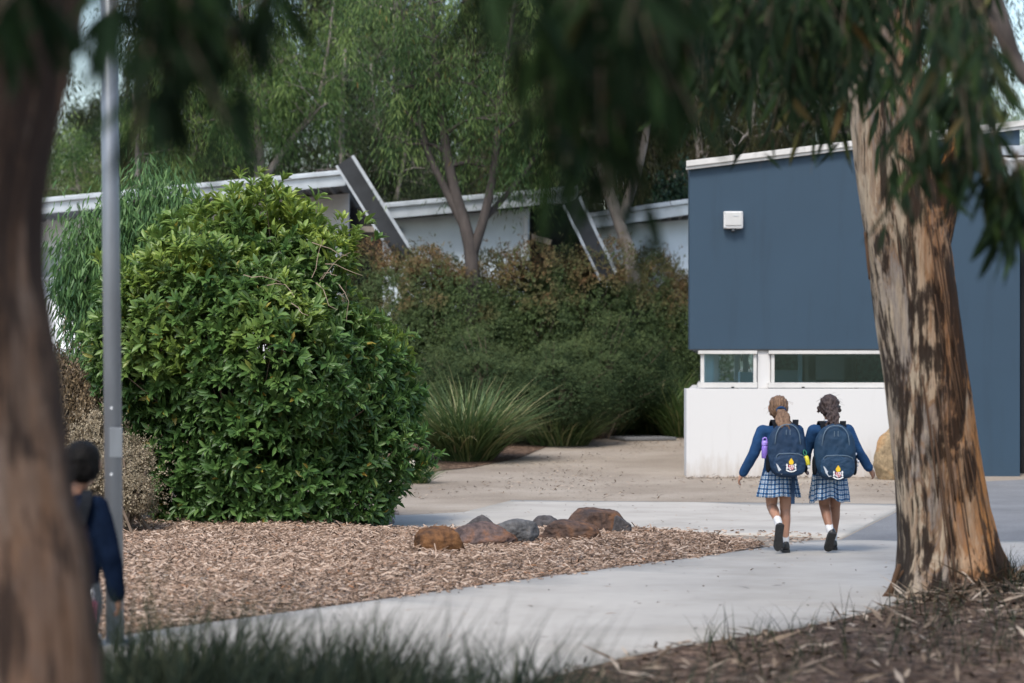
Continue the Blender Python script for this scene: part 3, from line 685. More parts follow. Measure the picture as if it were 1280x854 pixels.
# ------------------------------------------------------------------ gum trees close to the camera
def trunk_mesh(name, path, nseg, nring, amp, flare=None, seed=0, cap=False):
    """path: list of (centre Vector, radius); ringed trunk with bark relief"""
    C = catmull([p for p, r in path], nring); r = [p[1] for p in path]
    rr = np.interp(np.linspace(0, len(path) - 1, len(C)), range(len(path)), r)
    V = []; n = nseg
    for i, c in enumerate(C):
        for k in range(n):
            a = 2 * math.pi * k / n; ca, sa = math.cos(a), math.sin(a); R0 = rr[i]
            q = Vector((ca * R0 * 6 + seed, sa * R0 * 6, c.z * 1.1)); q2 = Vector((ca * R0 * 22, sa * R0 * 22 + seed, c.z * 2.4))
            q3 = Vector((ca * R0 * 60, sa * R0 * 60 + seed, c.z * 5))
            d = amp * (1.0 * noise.noise(q) + .75 * (abs(noise.noise(q2)) - .25) + .30 * noise.noise(q3))
            f = 0
            if flare:
                z0, zl, fa = flare; t = max(0, 1 - (c.z - z0) / zl)
                f = fa * t * t * (1 + .55 * math.sin(a * 5 + seed) + .35 * math.sin(a * 3 + 1))
            rad = R0 + d + f
            V.append((c.x + ca * rad, c.y + sa * rad, c.z))
    Fs = [(i * n + k, i * n + (k + 1) % n, (i + 1) * n + (k + 1) % n, (i + 1) * n + k) for i in range(len(C) - 1) for k in range(n)]
    return V, Fs

class Spray:
    def __init__(s): s.pos = []; s.ax = []; s.n = []; s.L = []; s.tw = MB()
    def hang(s, top, length, n, spread, L=(.11, .19)):
        """a hanging twig with leaves dangling from it"""
        top = np.array(top, float); k = max(1, int(n / 9))
        for j in range(k):
            st = top + rng.normal(0, spread * .5, 3) * (1, 1, .3); ln = length * rng.uniform(.55, 1.05)
            drift = rng.normal(0, .18, 3); drift[2] = 0
            T = np.linspace(0, 1, 6); P = st + drift * (T[:, None] ** 1.5) * ln + np.array([0, 0, -1.]) * (T[:, None] * ln) + np.stack([np.sin(T * 5 + j), np.cos(T * 4 + j), T * 0], 1) * .015
            s.tw.tube(P, np.linspace(.0035, .0012, 6), 4, False)
            m = max(3, n // k); t = rng.uniform(.12, 1, m)
            pp = np.stack([np.interp(t, T, P[:, i]) for i in range(3)], 1)
            a = rng.normal(0, .42, (m, 3)); a[:, 2] = -1
            s.pos.append(pp); s.ax.append(a); s.n.append(np.stack([rng.normal(0, 1, m), rng.normal(0, 1, m), rng.normal(0, .25, m)], 1)); s.L.append(rng.uniform(*L, m))
    def mesh(s, name, wr=.16):
        L = np.concatenate(s.L)
        return leaves(name, np.concatenate(s.pos), np.concatenate(s.ax), np.concatenate(s.n), L, L * wr, T_LANCE)

def frame_top(d): return CAM_H + (HOR + 6) / F * d

def gum_left():
    d = 6.0
    t = thing('gum_tree', 'blurred brown gum trunk at the left edge with dark overhanging leaves', 'tree', (W(-30, 0, d).x, d, 0), 0, 'gum trees in the foreground')
    inv = Matrix.Translation(-t.location)
    px = lambda p, y: W(p, y, d)
    path = [(px(0, 1215), .285), (px(0, 1000), .255), (px(6, 854), .238), (px(-10, 700), .232), (px(-30, 560), .212), (px(-48, 400), .214), (px(-55, 290), .212), (px(-42, 190), .212), (px(-16, 80), .212), (px(4, -20), .210), (px(30, -200), .195), (px(70, -500), .16), (px(60, -900), .13), (px(90, -1500), .08)]
    V, Fs = trunk_mesh('trunk', path, 72, 12, .020, (0, .7, .12), 3)
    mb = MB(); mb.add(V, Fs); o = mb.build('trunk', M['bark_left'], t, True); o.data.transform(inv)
    S = Spray(); br = MB()
    spec = [ # px, bottom row, distance, spread, leaves
        (20, 30, 4.6, .08, 26), (55, 20, 4.4, .08, 20), (150, 10, 4.2, .06, 16), (190, 30, 4.2, .06, 24), (214, 195, 4.0, .03, 36), (228, 100, 4.2, .05, 34), (262, 80, 4.3, .04, 22),
        (300, 25, 4.2, .05, 14), (165, 20, 4.0, .05, 14), (245, 40, 4.4, .05, 22), (600, 15, 4.0, .05, 14), (668, 40, 4.4, .05, 20),
        (694, 165, 4.6, .035, 30), (722, 215, 4.8, .04, 40), (748, 285, 4.8, .035, 54), (772, 245, 4.9, .04, 44), (800, 200, 4.9, .04, 32), (822, 110, 5.0, .03, 18), (850, 30, 5.0, .04, 12), (765, 120, 4.6, .06, 34), (708, 80, 4.6, .05, 20), (815, 80, 4.8, .06, 22), (735, 50, 4.5, .08, 24)]
    for (p, yb, dd, sp, n) in spec:
        top = W(p, -70, dd); bot = W(p, yb, dd); S.hang(top, (top - bot).length + .04, n, sp)
    # unseen canopy above the frame, spread over the camera to shade the hanging leaves
    cen = Vector((-.6, 4.2, 4.7)); k = 0
    while k < 520:
        q = Vector((rng.uniform(-1, 1), rng.uniform(-1, 1), rng.uniform(-1, 1)))
        if q.length > 1: continue
        p = Vector((cen.x + q.x * 3.4, cen.y + q.y * 5.2, cen.z + q.z * 2.0))
        if p.z - .92 < frame_top(max(p.y, .5)) + .03 or (Vector((p.x, p.y, p.z)) - Vector((0, 0, 1.5))).length < 1.6: continue
        S.hang(p, .65, 34, .2); k += 1
    top = W(70, -500, d)
    for e in ((-.3, 3.6, 4.2), (.9, 4.6, 4.4), (.4, 5.0, 3.7), (-1.6, 4.0, 4.9), (1.5, 5.6, 5.0), (-.6, 7.0, 5.6), (-2.6, 6, 5.4)):
        m1 = top.lerp(Vector(e), .5) + Vector((0, 0, .35)); br.tube(catmull([top, m1, Vector(e)], 6), np.linspace(.06, .012, 13), 8)
    o = br.build('branch', M['bark_left'], t, True); o.data.transform(inv)
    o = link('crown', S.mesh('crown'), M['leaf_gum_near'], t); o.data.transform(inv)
    o2 = S.tw.build('twigs', M['twig'], t); o2.data.transform(inv)
gum_left()

def gum_right():
    d = GUM2.y
    t = thing('gum_tree', 'patchy barked gum tree with peeling orange strips beside the path', 'tree', (GUM2.x, d, 0), 0, 'gum trees in the foreground')
    inv = Matrix.Translation(-t.location)
    px = lambda p, y: W(p, y, d); s = d / F
    path = [(px(1190, 775), 66 * s), (px(1190, 745), 66 * s), (px(1189, 700), 64 * s), (px(1179, 640), 57.5 * s), (px(1169, 560), 55 * s), (px(1159, 480), 53 * s), (px(1147, 400), 52.5 * s), (px(1135, 310), 53 * s), (px(1125, 240), 52 * s), (px(1113, 170), 47 * s), (px(1107, 90), 44 * s), (px(1103, 0), 45 * s), (px(1096, -150), 42 * s), (px(1080, -400), 34 * s), (px(1090, -800), 20 * s), (px(1080, -1000), 9 * s)]
    V, Fs = trunk_mesh('trunk', path, 110, 13, .021, (0, .42, .075), 8)
    mb = MB(); mb.add(V, Fs)
    lp = [(px(1150, 320), 34 * s), (px(1174, 255), 25 * s), (px(1198, 195), 20 * s), (px(1212, 120), 20 * s), (px(1226, 40), 18 * s), (px(1250, -60), 16 * s), (px(1300, -250), 12 * s), (px(1330, -500), 6 * s)]
    V, Fs = trunk_mesh('limb', lp, 40, 10, .012, None, 2)
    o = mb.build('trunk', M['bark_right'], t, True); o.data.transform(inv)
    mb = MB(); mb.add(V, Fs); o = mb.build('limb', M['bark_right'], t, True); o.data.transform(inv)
    # peeling strips of bark
    strips = []
    def strip(p0, p1, w, bow, tw=0):
        n = 9; P = []
        p0, p1 = Vector(p0), Vector(p1)
        for i in range(n):
            u = i / (n - 1); c = p0.lerp(p1, u) + Vector((bow * math.sin(u * math.pi) * .6 + bow * u * u, -.012 - .025 * math.sin(u * math.pi), 0)); ww = w * (.5 + .6 * math.sin(u * 2.6 + .3)) * (.75 + .4 * noise.noise(Vector((u * 5, p0.x * 9, p0.z))))
            a = tw * u; dx = Vector((math.cos(a), math.sin(a), 0)) * ww / 2; P += [c - dx + Vector((0, .004, 0)), c + dx, c + dx + Vector((0, .012, 0)), c - dx + Vector((0, .014, 0))]
        st = MB(); st.add(P, [(4 * i + k, 4 * i + (k + 1) % 4, 4 * i + 4 + (k + 1) % 4, 4 * i + 4 + k) for i in range(n - 1) for k in range(4)] + [(3, 2, 1, 0), tuple(4 * n - 4 + k for k in range(4))]); strips.append(st)
    cx = lambda y: np.interp(y, [170, 240, 310, 400, 480, 560, 640, 700, 750], [1113, 1125, 1135, 1147, 1159, 1169, 1179, 1189, 1190])
    rp = lambda y: np.interp(y, [170, 240, 400, 560, 640, 700, 750], [46, 51, 51, 54, 56, 63, 76])
    for k in range(26):
        y0 = rng.uniform(190, 640); ln = rng.uniform(40, 170); y1 = min(y0 + ln, 735); u = rng.beta(2.2, 1.5) * 1.55 - .72
        def on(y):
            r = rp(y) * s; return Vector(((cx(y) - 640) * s + u * r, d - math.sqrt(max(0, 1 - u * u)) * r * 1.0 - .012, W(0, y, d).z))
        strip(on(y0), on(y1), rng.uniform(.006, .018), rng.uniform(-.006, .010), rng.uniform(-.4, .4))
    # shards standing off at the right edge and left of the base
    for (a, b, w, bow) in (((1208, 560), (1228, 640), .03, .01), ((1226, 640), (1256, 730), .04, .02), ((1124, 705), (1108, 757), .045, -.01), ((1130, 712), (1100, 762), .03, -.03), ((1081, 290), (1088, 350), .022, -.006), ((1240, 690), (1275, 752), .07, .03), ((1186, 330), (1194, 420), .015, .004)):
        strip(W(a[0], a[1], d - .05), W(b[0], b[1], d - .1), w, bow)
    for st in strips: o = st.build('bark_strip', M['bark_strip'], t, True); o.data.transform(inv)
    S = Spray(); br = MB()
    def hb(p, yb, dd, sp, n, L=(.12, .21)):
        top = W(p, -60 if yb < 150 else (yb - 118 if p > 1232 else max(-60, yb - 260)), dd); bot = W(p, yb, dd); S.hang(top, (top - bot).length, n, sp, L)
    for p in np.arange(838, 1075, 11):
        yb = 130 + 55 * noise.noise(Vector((p * .021, 2, 0))) + rng.uniform(-25, 40); hb(p, min(yb, 205), rng.uniform(8.5, 12), .14, 62)
    for p in np.arange(850, 1075, 14): hb(p, rng.uniform(30, 110), rng.uniform(8.5, 12.5), .18, 58)
    for (p, yb, dd) in ((1022, 228, 11), (1032, 215, 11), (1012, 205, 11), (1085, 215, 12), (1112, 190, 12), (1170, 290, 12), (1184, 300, 12.5), (1200, 250, 12), (1160, 265, 12.2), (1188, 200, 11.5), (1215, 190, 11), (1205, 130, 10.5), (1240, 260, 12), (1252, 305, 12), (1262, 300, 12.4), (1278, 318, 12), (1075, 120, 11), (1178, 60, 10.5), (1215, 40, 10.5), (1240, 300, 12.2), (1228, 285, 12), (1195, 150, 10.8)):
        hb(p, yb, dd - (3.8 if p > 1150 and yb > 140 else 0), .08, 36 if p > 1150 and yb > 140 else 46)
    cen = Vector((2.2, 13.0, 7.2)); k = 0
    while k < 420:
        q = Vector((rng.uniform(-1, 1), rng.uniform(-1, 1), rng.uniform(-1, 1)))
        if q.length > 1: continue
        p = Vector((cen.x + q.x * 4.2, cen.y + q.y * 4.6, cen.z + q.z * 3.0))
        if p.z - 1.1 < frame_top(p.y) + .03: continue
        S.hang(p, .8, 36, .3, (.12, .21)); k += 1
    for (a, e) in (((1100, -60), (.9, 10.2, 4.2)), ((1098, -120), (1.6, 9.6, 4.6)), ((1226, 20), (2.9, 11.6, 4.5)), ((1090, -250), (.4, 12, 6.5)), ((1100, -200), (3.8, 12, 6.4)), ((1085, -400), (2, 16, 8)), ((1085, -400), (.8, 13, 8.6)), ((1300, -250), (4.4, 14, 7.5))):
        A = px(*a); e = Vector(e); br.tube(catmull([A, A.lerp(e, .5) + Vector((0, 0, .5)), e], 6), np.linspace(.07, .014, 13), 8)
    br.tube(catmull([W(1228, -40, 11.5), W(1252, 30, 11.4), W(1268, 75, 11.4), W(1290, 105, 11.3), W(1330, 130, 11.2)], 5), np.linspace(.05, .03, 21), 8)
    br.tube(catmull([W(1204, 190, 13.6), W(1230, 212, 10.5), W(1262, 226, 8.8), W(1300, 240, 8.2)], 5), np.linspace(.035, .012, 16), 8)
    br.tube([W(1240, 130, 12), W(1243, 165, 12), W(1249, 185, 12), W(1254, 200, 12), W(1262, 224, 12)], [.016, .013, .011, .008, .004], 6)
    o = br.build('branch', M['bark_dark'], t, True); o.data.transform(inv)
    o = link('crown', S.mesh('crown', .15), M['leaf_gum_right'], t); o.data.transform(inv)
    o2 = S.tw.build('twigs', M['twig'], t); o2.data.transform(inv)
M['bark_strip'] = leaf_mat('peeling_bark', [(0, (.022, .014, .010)), (.55, (.065, .038, .024)), (.8, (.20, .105, .05)), (1, (.33, .21, .12))], trans=0, rough=.9)
gum_right()

# ------------------------------------------------------------------ generic trees
def grow(seed, stems, n_limb, limb, n_twig, n_leaf, L, wr, cl=(.24, .24, .40), t0=.3, up=.5, hang=1.0, twl=.7):
    """returns (wood MB, leaf mesh args). stems: list of (points, r0, r1)"""
    g = np.random.default_rng(seed); wood = MB(); cc = []
    for pts, r0, r1 in stems:
        C = catmull(pts, 6); wood.tube(C, np.linspace(r0, r1, len(C)), 8)
        az = g.uniform(0, 6.28)
        for i in range(n_limb):
            t = t0 + (1 - t0) * (i + g.uniform(0, 1)) / n_limb; idx = min(int(t * (len(C) - 1)), len(C) - 1); p = C[idx]; az += 2.4 + g.normal(0, .3)
            ln = limb * g.uniform(.6, 1.15) * (1.15 - .55 * t); el = up + g.normal(0, .22)
            d = Vector((math.cos(az) * math.cos(el), math.sin(az) * math.cos(el), math.sin(el)))
            q = [p]
            for k in range(4):
                d = (d + Vector((g.normal(0, .22), g.normal(0, .22), g.normal(0, .15) - .10 * k * hang))).normalized(); q.append(q[-1] + d * ln / 4)
            r = max(.018, (r0 + (r1 - r0) * t) * .6); wood.tube(q, np.linspace(r, r * .3, 5), 5, False)
            for j in range(n_twig):
                u = .3 + .7 * (j + g.uniform(0, 1)) / n_twig; k = min(int(u * 4), 3); b = q[k].lerp(q[k + 1], u * 4 - k)
                a2 = g.uniform(0, 6.28); dd = Vector((math.cos(a2), math.sin(a2), g.uniform(-.3, .6)))
                e = b + dd * twl * g.uniform(.5, 1.2); mid = b.lerp(e, .5) + Vector((0, 0, .12)); wood.tube([b, mid, e], [r * .25, r * .18, .004], 4, False)
                cc.append(e)
                if g.random() < .5: cc.append(mid)
    cc = np.array([tuple(c) for c in cc]); K = len(cc); nl = np.maximum(4, g.poisson(n_leaf, K)); idx = np.repeat(np.arange(K), nl); N = len(idx)
    size = g.uniform(.65, 1.3, K)[idx][:, None]
    off = g.normal(0, 1, (N, 3)) * np.array(cl) * size; off[:, 2] -= cl[2] * .7 * hang
    out = off.copy(); out[:, 2] = 0
    ax = unit(out) * .42 + g.normal(0, .24, (N, 3)); ax[:, 2] -= .9 * hang
    nr = g.normal(0, 1, (N, 3)); nr[:, 2] += .6
    Ls = g.uniform(.7, 1.25, N) * L
    tn = np.clip(g.beta(.5, 1.5, K)[idx] * g.uniform(.6, 1.1, N) + np.clip(off[:, 2] / cl[2], -1, 1) * .12, 0, 1)  # random tone per cluster, with clump-top highlights put into the leaf colour
    return wood, (cc[idx] + off, ax, nr, Ls, Ls * wr), tn

def tree_obj(name, label, seed, base, stems, bark, leafm, group, tmpl=T_SIMPLE, part='trunk', **kw):
    t = thing(name, label, 'tree', base, 0, group)
    wood, la, tn = grow(seed, stems, **kw)
    wood.build(part, bark, t, True)
    link('crown', leaves('crown', *la, tmpl, tn), leafm, t)
    return t

def copy_tree(src, name, label, loc, rz, scale, leafm=None, group=None):
    r = src.copy(); r.name = name; COL.objects.link(r); r.location = loc; r.rotation_euler = (0, 0, rz); r.scale = scale if not isinstance(scale, (int, float)) else (scale,) * 3
    r['label'] = label
    if group: r['group'] = group
    for ch in src.children:
        c = ch.copy(); COL.objects.link(c); c.parent = r
        if leafm is not None and ch.name.startswith('crown'):
            c.material_slots[0].link = 'OBJECT'; c.material_slots[0].material = leafm
    return r

GRP = 'trees behind the school buildings'
def rel(base, pts): return [Vector(p) - Vector(base) for p in pts]
def trees():
    # middle tree with several dark stems
    d = 40.3; b = Vector((W(592, 0, d).x, d, gz(d)))
    Z = lambda p, y, dd=d: W(p, y, dd)
    st = [(rel(b, [Z(592, 420), Z(590, 330), Z(582, 285), Z(570, 245), Z(560, 200), Z(553, 150), Z(545, 90), Z(540, 20), Z(535, -60)]), .13, .03),
          (rel(b, [Z(590, 320), Z(606, 268), Z(617, 215), Z(622, 160), Z(628, 100), Z(640, 30), Z(650, -60)]), .09, .025),
          (rel(b, [Z(583, 290), Z(556, 235), Z(535, 190), Z(522, 130), Z(512, 70), Z(500, 0)]), .075, .02),
          (rel(b, [Z(600, 280), Z(640, 235, 40.8), Z(672, 190, 41), Z(690, 130, 41)]), .06, .015)]
    tree_obj('gum_tree', 'dark stemmed drooping tree with several trunks rising in front of the sawtooth roofs', 21, b, st, M['bark_dark'], M['leaf_mid'], GRP, n_limb=9, limb=1.15, n_twig=4, n_leaf=130, L=.125, wr=.13, cl=(.13, .13, .25), t0=.46, up=.35)
    # pale forked tree left of it
    d = 46; b = Vector((W(325, 0, d).x, d, gz(d))); Z = lambda p, y, dd=d: W(p, y, dd)
    st = [(rel(b, [Z(327, 430), Z(326, 300), Z(325, 215), Z(322, 160), Z(328, 120), Z(336, 92), Z(352, 78), Z(370, 70)]), .13, .03),
          (rel(b, [Z(323, 165), Z(318, 110), Z(305, 50), Z(296, -30), Z(290, -120)]), .08, .025),
          (rel(b, [Z(326, 215), Z(312, 180), Z(290, 150), Z(262, 120), Z(240, 60)]), .06, .015),
          (rel(b, [Z(326, 230), Z(360, 180), Z(395, 130), Z(410, 60), Z(420, -20)]), .07, .02)]
    tree_obj('gum_tree', 'slender pale forked tree with bright drooping foliage above the white roof', 22, b, st, M['bark_pale'], M['leaf_bright'], GRP, n_limb=8, limb=1.25, n_twig=5, n_leaf=110, L=.14, wr=.13, cl=(.14, .14, .32), t0=.3, up=.35)
    # leaning pale stem right, brown-green crown
    d = 42.6; b = Vector((W(792, 0, d).x, d, gz(d))); Z = lambda p, y, dd=d: W(p, y, dd)
    st = [(rel(b, [Z(796, 420), Z(790, 335), Z(778, 290), Z(762, 245), Z(740, 190), Z(716, 130), Z(700, 60), Z(690, -40)]), .14, .04),
          (rel(b, [Z(775, 280), Z(800, 200), Z(815, 120), Z(820, 30), Z(822, -60)]), .09, .03),
          (rel(b, [Z(745, 200), Z(775, 140), Z(790, 60), Z(800, -40)]), .07, .02)]
    tree_obj('gum_tree', 'leaning pale stemmed gum with dull brownish foliage left of the blue wall', 23, b, st, M['bark_pale'], M['leaf_brown'], GRP, n_limb=11, limb=1.5, n_twig=5, n_leaf=160, L=.135, wr=.14, cl=(.18, .18, .30), t0=.45, up=.3)
    # narrow-leaved small tree behind the big bush
    d = 26.5; b = Vector((W(162, 0, d).x, d, 0)); Z = lambda p, y, dd=d: W(p + 12, y, dd)
    st = [(rel(b, [Z(150, 630), Z(150, 480), Z(147, 380), Z(150, 310), Z(155, 250)]), .06, .02), (rel(b, [Z(150, 480), Z(125, 400), Z(115, 340), Z(112, 300)]), .04, .012), (rel(b, [Z(150, 450), Z(175, 370), Z(185, 300), Z(190, 260)]), .04, .012)]
    tree_obj('willow_myrtle', 'small weeping narrow leaved tree between the lamp post and white wall', 24, b, st, M['bark_dark'], M['leaf_bright2'], None, T_LANCE, n_limb=16, limb=.50, n_twig=5, n_leaf=105, L=.13, wr=.14, cl=(.085, .09, .24), t0=.15, up=.5, twl=.28)
    # prototypes for the wood behind
    b = Vector((W(160, 0, 50).x, 50, gz(50)))
    st = [([Vector(p) for p in ((0, 0, -.2), (.1, 0, 2), (0, .2, 4.5), (.3, 0, 7.5), (.2, 0, 10.5))], .2, .05), ([Vector(p) for p in ((.05, 0, 2.5), (-.9, .2, 4.5), (-1.5, 0, 7.2), (-1.8, 0, 9.0))], .12, .03), ([Vector(p) for p in ((.05, 0, 2.0), (1.0, -.2, 4.2), (1.6, 0, 6.2), (2.0, 0, 8.0))], .12, .03)]
    A = tree_obj('gum_tree', 'bright green drooping tree directly behind the lamp post', 31, b, st, M['bark_pale'], M['leaf_bright'], GRP, n_limb=15, limb=2.0, n_twig=5, n_leaf=170, L=.17, wr=.15, cl=(.18, .18, .38), t0=.12, up=.3)
    A.scale = (.66, .66, .62)
    b = Vector((W(990, 0, 66).x, 66, gz(66)))
    st = [([Vector(p) for p in ((0, 0, -.2), (.2, 0, 4), (-.1, .2, 8), (.3, 0, 12), (.2, 0, 16))], .3, .06), ([Vector(p) for p in ((.1, 0, 5), (-1.5, .4, 8), (-2.3, 0, 12), (-2.6, 0, 14.5))], .17, .04), ([Vector(p) for p in ((.1, 0, 4.0), (1.6, -.4, 7.5), (2.4, 0, 11), (2.9, 0, 13))], .17, .04)]
    B = tree_obj('gum_tree', 'tall far gum rising behind the blue building left of the patchy trunk', 32, b, st, M['bark_dark'], M['leaf_far'], GRP, n_limb=18, limb=2.9, n_twig=6, n_leaf=130, L=.22, wr=.18, cl=(.27, .27, .46), t0=.12, up=.3)
    lab = [ # px, d, proto, scale, rot, leaf, label
        (88, 58, A, (.82, .82, .56), 1.0, 'leaf_olive', 'rounded olive green tree between the left trunk and lamp post'),
        (215, 56, A, .80, 2.2, 'leaf_brown', 'dull brownish green tree right of the lamp post, behind the forked pale tree'),
        (440, 49, A, .70, 3.1, 'leaf_far', 'dull green tree behind the steep left beam of the white building'),
        (500, 57, A, .95, 4.4, 'leaf_far', 'tall dull green gum behind the left stems of the multi trunked tree'),
        (690, 52, A, .90, 5.2, 'leaf_brown', 'dull green tree rising behind the dark recess of the white building'),
        (1185, 58, A, (.85, .85, .80), .6, 'leaf_bright', 'bright green tree behind the roof right of the patchy gum'),
        (880, 50, A, (.75, .75, .95), 2.9, 'leaf_brown', 'brownish green gum directly behind the left end of the blue building'),
        (-20, 74, B, .9, 1.5, None, 'far gum half hidden by the trunk at the left edge'),
        (165, 84, B, .72, 2.5, None, 'thin far gum against the sky, seen above the lamp post'),
        (300, 72, B, 1.0, .4, None, 'tall far gum behind the pale forked tree'),
        (590, 70, B, 1.0, 3.6, None, 'tall far gum behind the multi trunked tree'),
        (720, 74, B, 1.1, 4.1, None, 'tall far gum behind the leaning pale gum'),
        (840, 68, B, 1.0, 5.5, None, 'tall far gum beside the left end of the blue roof'),
        (1100, 72, B, 1.0, 2.7, None, 'tall far gum hidden mostly by the patchy trunk'),
        ]
    for (x, y, rz, l_) in ((-5, -16, 1, 'tree across the path mirrored at the left of the windows'), (1.5, -18, 3, 'tree across the path mirrored in the middle of the windows')):
        copy_tree(A, 'gum_tree', l_, (x, y, 0), rz, (1.0, 1.0, .85), M['leaf_mid'], 'trees mirrored in the windows')
    for px_, dd, pr, s_, rz, lm, l_ in lab:
        copy_tree(pr, 'gum_tree', l_, (W(px_, 0, dd).x, dd, gz(dd)), rz, s_, M[lm] if lm else None, GRP)
M['leaf_bright2'] = leaf_mat('weeping_leaf', [(0, (0.0312, 0.0806, 0.0312)), (.6, (0.0525, 0.1235, 0.0408)), (1, (0.0938, 0.1820, 0.0600))], tint=(0.1540, 0.2660, 0.0845), trans=.25)
trees()

# ------------------------------------------------------------------ shrubs
def lumpy_points(n, cen, rad, seed, lumps=14, inner=.55, lumpr=(.28, .5), zlow=-.35, extra=()):
    """points on the surface of a lumpy crown, with outward directions"""
    g = np.random.default_rng(seed); cen = np.array(cen); rad = np.array(rad)
    dirs = unit(g.normal(0, 1, (lumps, 3))); dirs[:, 2] = np.abs(dirs[:, 2]) * (.55 - zlow) + zlow; dirs = unit(dirs)
    lc = dirs * g.uniform(.5, .72, (lumps, 1)); lr = g.uniform(*lumpr, lumps)
    lc = np.vstack([lc, np.zeros((2, 3))]); lr = np.r_[lr, .66, .62]
    if len(extra): e_ = np.array(extra, float); lc = np.vstack([lc, e_[:, :3]]); lr = np.r_[lr, e_[:, 3]]
    P = []; D = []; got = 0
    while got < n:
        k = g.choice(len(lr), n, p=lr ** 2 / (lr ** 2).sum()); dv = unit(g.normal(0, 1, (n, 3))); r = lr[k] * g.uniform(inner, 1, n) ** .5
        p = lc[k] + dv * r[:, None]
        # reject points deep within other lumps
        dist = np.linalg.norm(p[:, None] - lc[None], axis=2) / lr[None]
        ok = dist.min(1) > inner * .98
        P.append(p[ok]); D.append(unit(dv[ok] * .7 + p[ok] * .6)); got += ok.sum()
    P = np.concatenate(P)[:n]; D = np.concatenate(D)[:n]
    return cen + P * rad, D, P

def rosettes(P, D, tint, per, L, wr, seed, openness=.75):
    g = np.random.default_rng(seed); N = len(P); i = np.repeat(np.arange(N), per); n = len(i)
    d = D[i]; a = np.cross(d, g.normal(0, 1, (n, 3))); a = unit(a)
    op = g.uniform(.35, 1.25, n)[:, None] * openness
    ax = d * 1 + a * op * 1.6; ax[:, 2] -= .12
    nr = d - ax * .2 + g.normal(0, .15, (n, 3))
    Ls = L * g.uniform(.6, 1.15, n) * np.repeat(g.uniform(.8, 1.15, N), per)
    pos = P[i] - d * g.uniform(0, .06, n)[:, None] + g.normal(0, .008, (n, 3))
    return pos, ax, nr, Ls, Ls * wr, np.clip(np.repeat(tint, per) * g.uniform(.5, 1.2, n), 0, 1)

def stems_mesh(P, cen_base, seed, k=60, r=.025):
    g = np.random.default_rng(seed); mb = MB(); base = Vector(cen_base)
    for i in g.choice(len(P), min(k, len(P)), replace=False):
        e = Vector(P[i]); b = base + Vector((g.normal(0, .12), g.normal(0, .12), 0)); m = b.lerp(e, .5) + Vector((g.normal(0, .08), g.normal(0, .08), .15))
        mb.tube(catmull([b, m, e], 4), np.linspace(r * g.uniform(.4, .8), .003, 9), 5, False)
    return mb

def big_bush():
    b = Vector((W(314, 0, 22.7).x, 22.7, .03))
    t = thing('bush', 'large rounded bush with glossy bright green leaves in the mulch', 'bush', b)
    P, D, U = lumpy_points(10000, (.0, 0, 1.56), (1.56, 1.36, 1.78), 41, 40, .62, (.22, .40), -.95, [(.62, -.25, -.70, .32), (.35, -.4, -.72, .32), (-.6, -.3, -.72, .33), (-.2, -.45, -.74, .32), (.08, -.45, -.74, .32), (.80, -.1, -.62, .28), (-.80, 0, -.6, .28), (.1, -.1, .78, .26), (.42, -.2, .52, .26)])
    sh = rng.random(len(P)) < .20; P[sh] += (D[sh] + np.array([0, 0, .6])) * rng.uniform(.02, .16, (sh.sum(), 1))
    # lean the outline: top mass to the centre-left, right flank reaching out low
    k = P[:, 2] > .05; P, D, U = P[k], D[k], U[k]
    P[:, 2] = np.where(P[:, 2] > 2.2, 2.2 + (P[:, 2] - 2.2) * .80, P[:, 2])
    z = P[:, 2]; rows = np.array([668, 650, 600, 550, 500, 450, 400, 350, 300, 260, 225, 213.])
    lx = np.array([200, 192, 174, 158, 144, 134, 138, 150, 166, 194, 230, 254.]); rx = np.array([474, 490, 511, 522, 519, 503, 487, 464, 438, 416, 352, 322.])
    zr = 1.5 + (460 - rows) / 134.0; cx = ((lx + rx) / 2 - 314) / 134.0; hw = (rx - lx) / 268.0
    own = np.array([np.percentile(np.abs(P[np.abs(z - q) < .22, 0]), 97) if (np.abs(z - q) < .22).sum() > 20 else .5 for q in zr])
    jit = 1 + .12 * np.array([noise.noise(Vector((0, p[2] * 2.3, p[0]))) for p in P])
    P[:, 0] = P[:, 0] / np.interp(z, zr, own) * np.interp(z, zr, hw) * jit + np.interp(z, zr, cx)
    g = np.random.default_rng(5)
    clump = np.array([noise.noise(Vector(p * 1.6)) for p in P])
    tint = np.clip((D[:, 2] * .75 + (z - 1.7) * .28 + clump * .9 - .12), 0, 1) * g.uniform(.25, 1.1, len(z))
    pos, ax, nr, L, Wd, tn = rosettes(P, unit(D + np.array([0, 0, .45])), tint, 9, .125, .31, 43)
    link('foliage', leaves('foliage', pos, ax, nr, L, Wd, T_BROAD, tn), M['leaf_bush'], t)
    mb = stems_mesh(P, (0, 0, 0), 44, 90, .022); mb.build('stem', M['twig'], t, True)
    # a few bare dead twigs showing at the right flank
    for i in range(12):
        mb = MB()
        p = Vector((.55 + rng.normal(0, .28), -1.2 + rng.normal(0, .05), 2.15 + rng.normal(0, .3))); q = [p]
        d = Vector((rng.normal(.4, .5), -.25, rng.normal(.1, .5))).normalized()
        for k in range(4): d = (d + Vector((rng.normal(0, .35), rng.normal(0, .1), rng.normal(0, .35)))).normalized(); q.append(q[-1] + d * .09)
        mb.tube(q, np.linspace(.005, .002, 5), 4, False); mb.build('dead_twig', M['dead_twig'], t)
M['dead_twig'] = simple('dead_twig', (.26, .20, .15), .9, .2, 9)
big_bush()

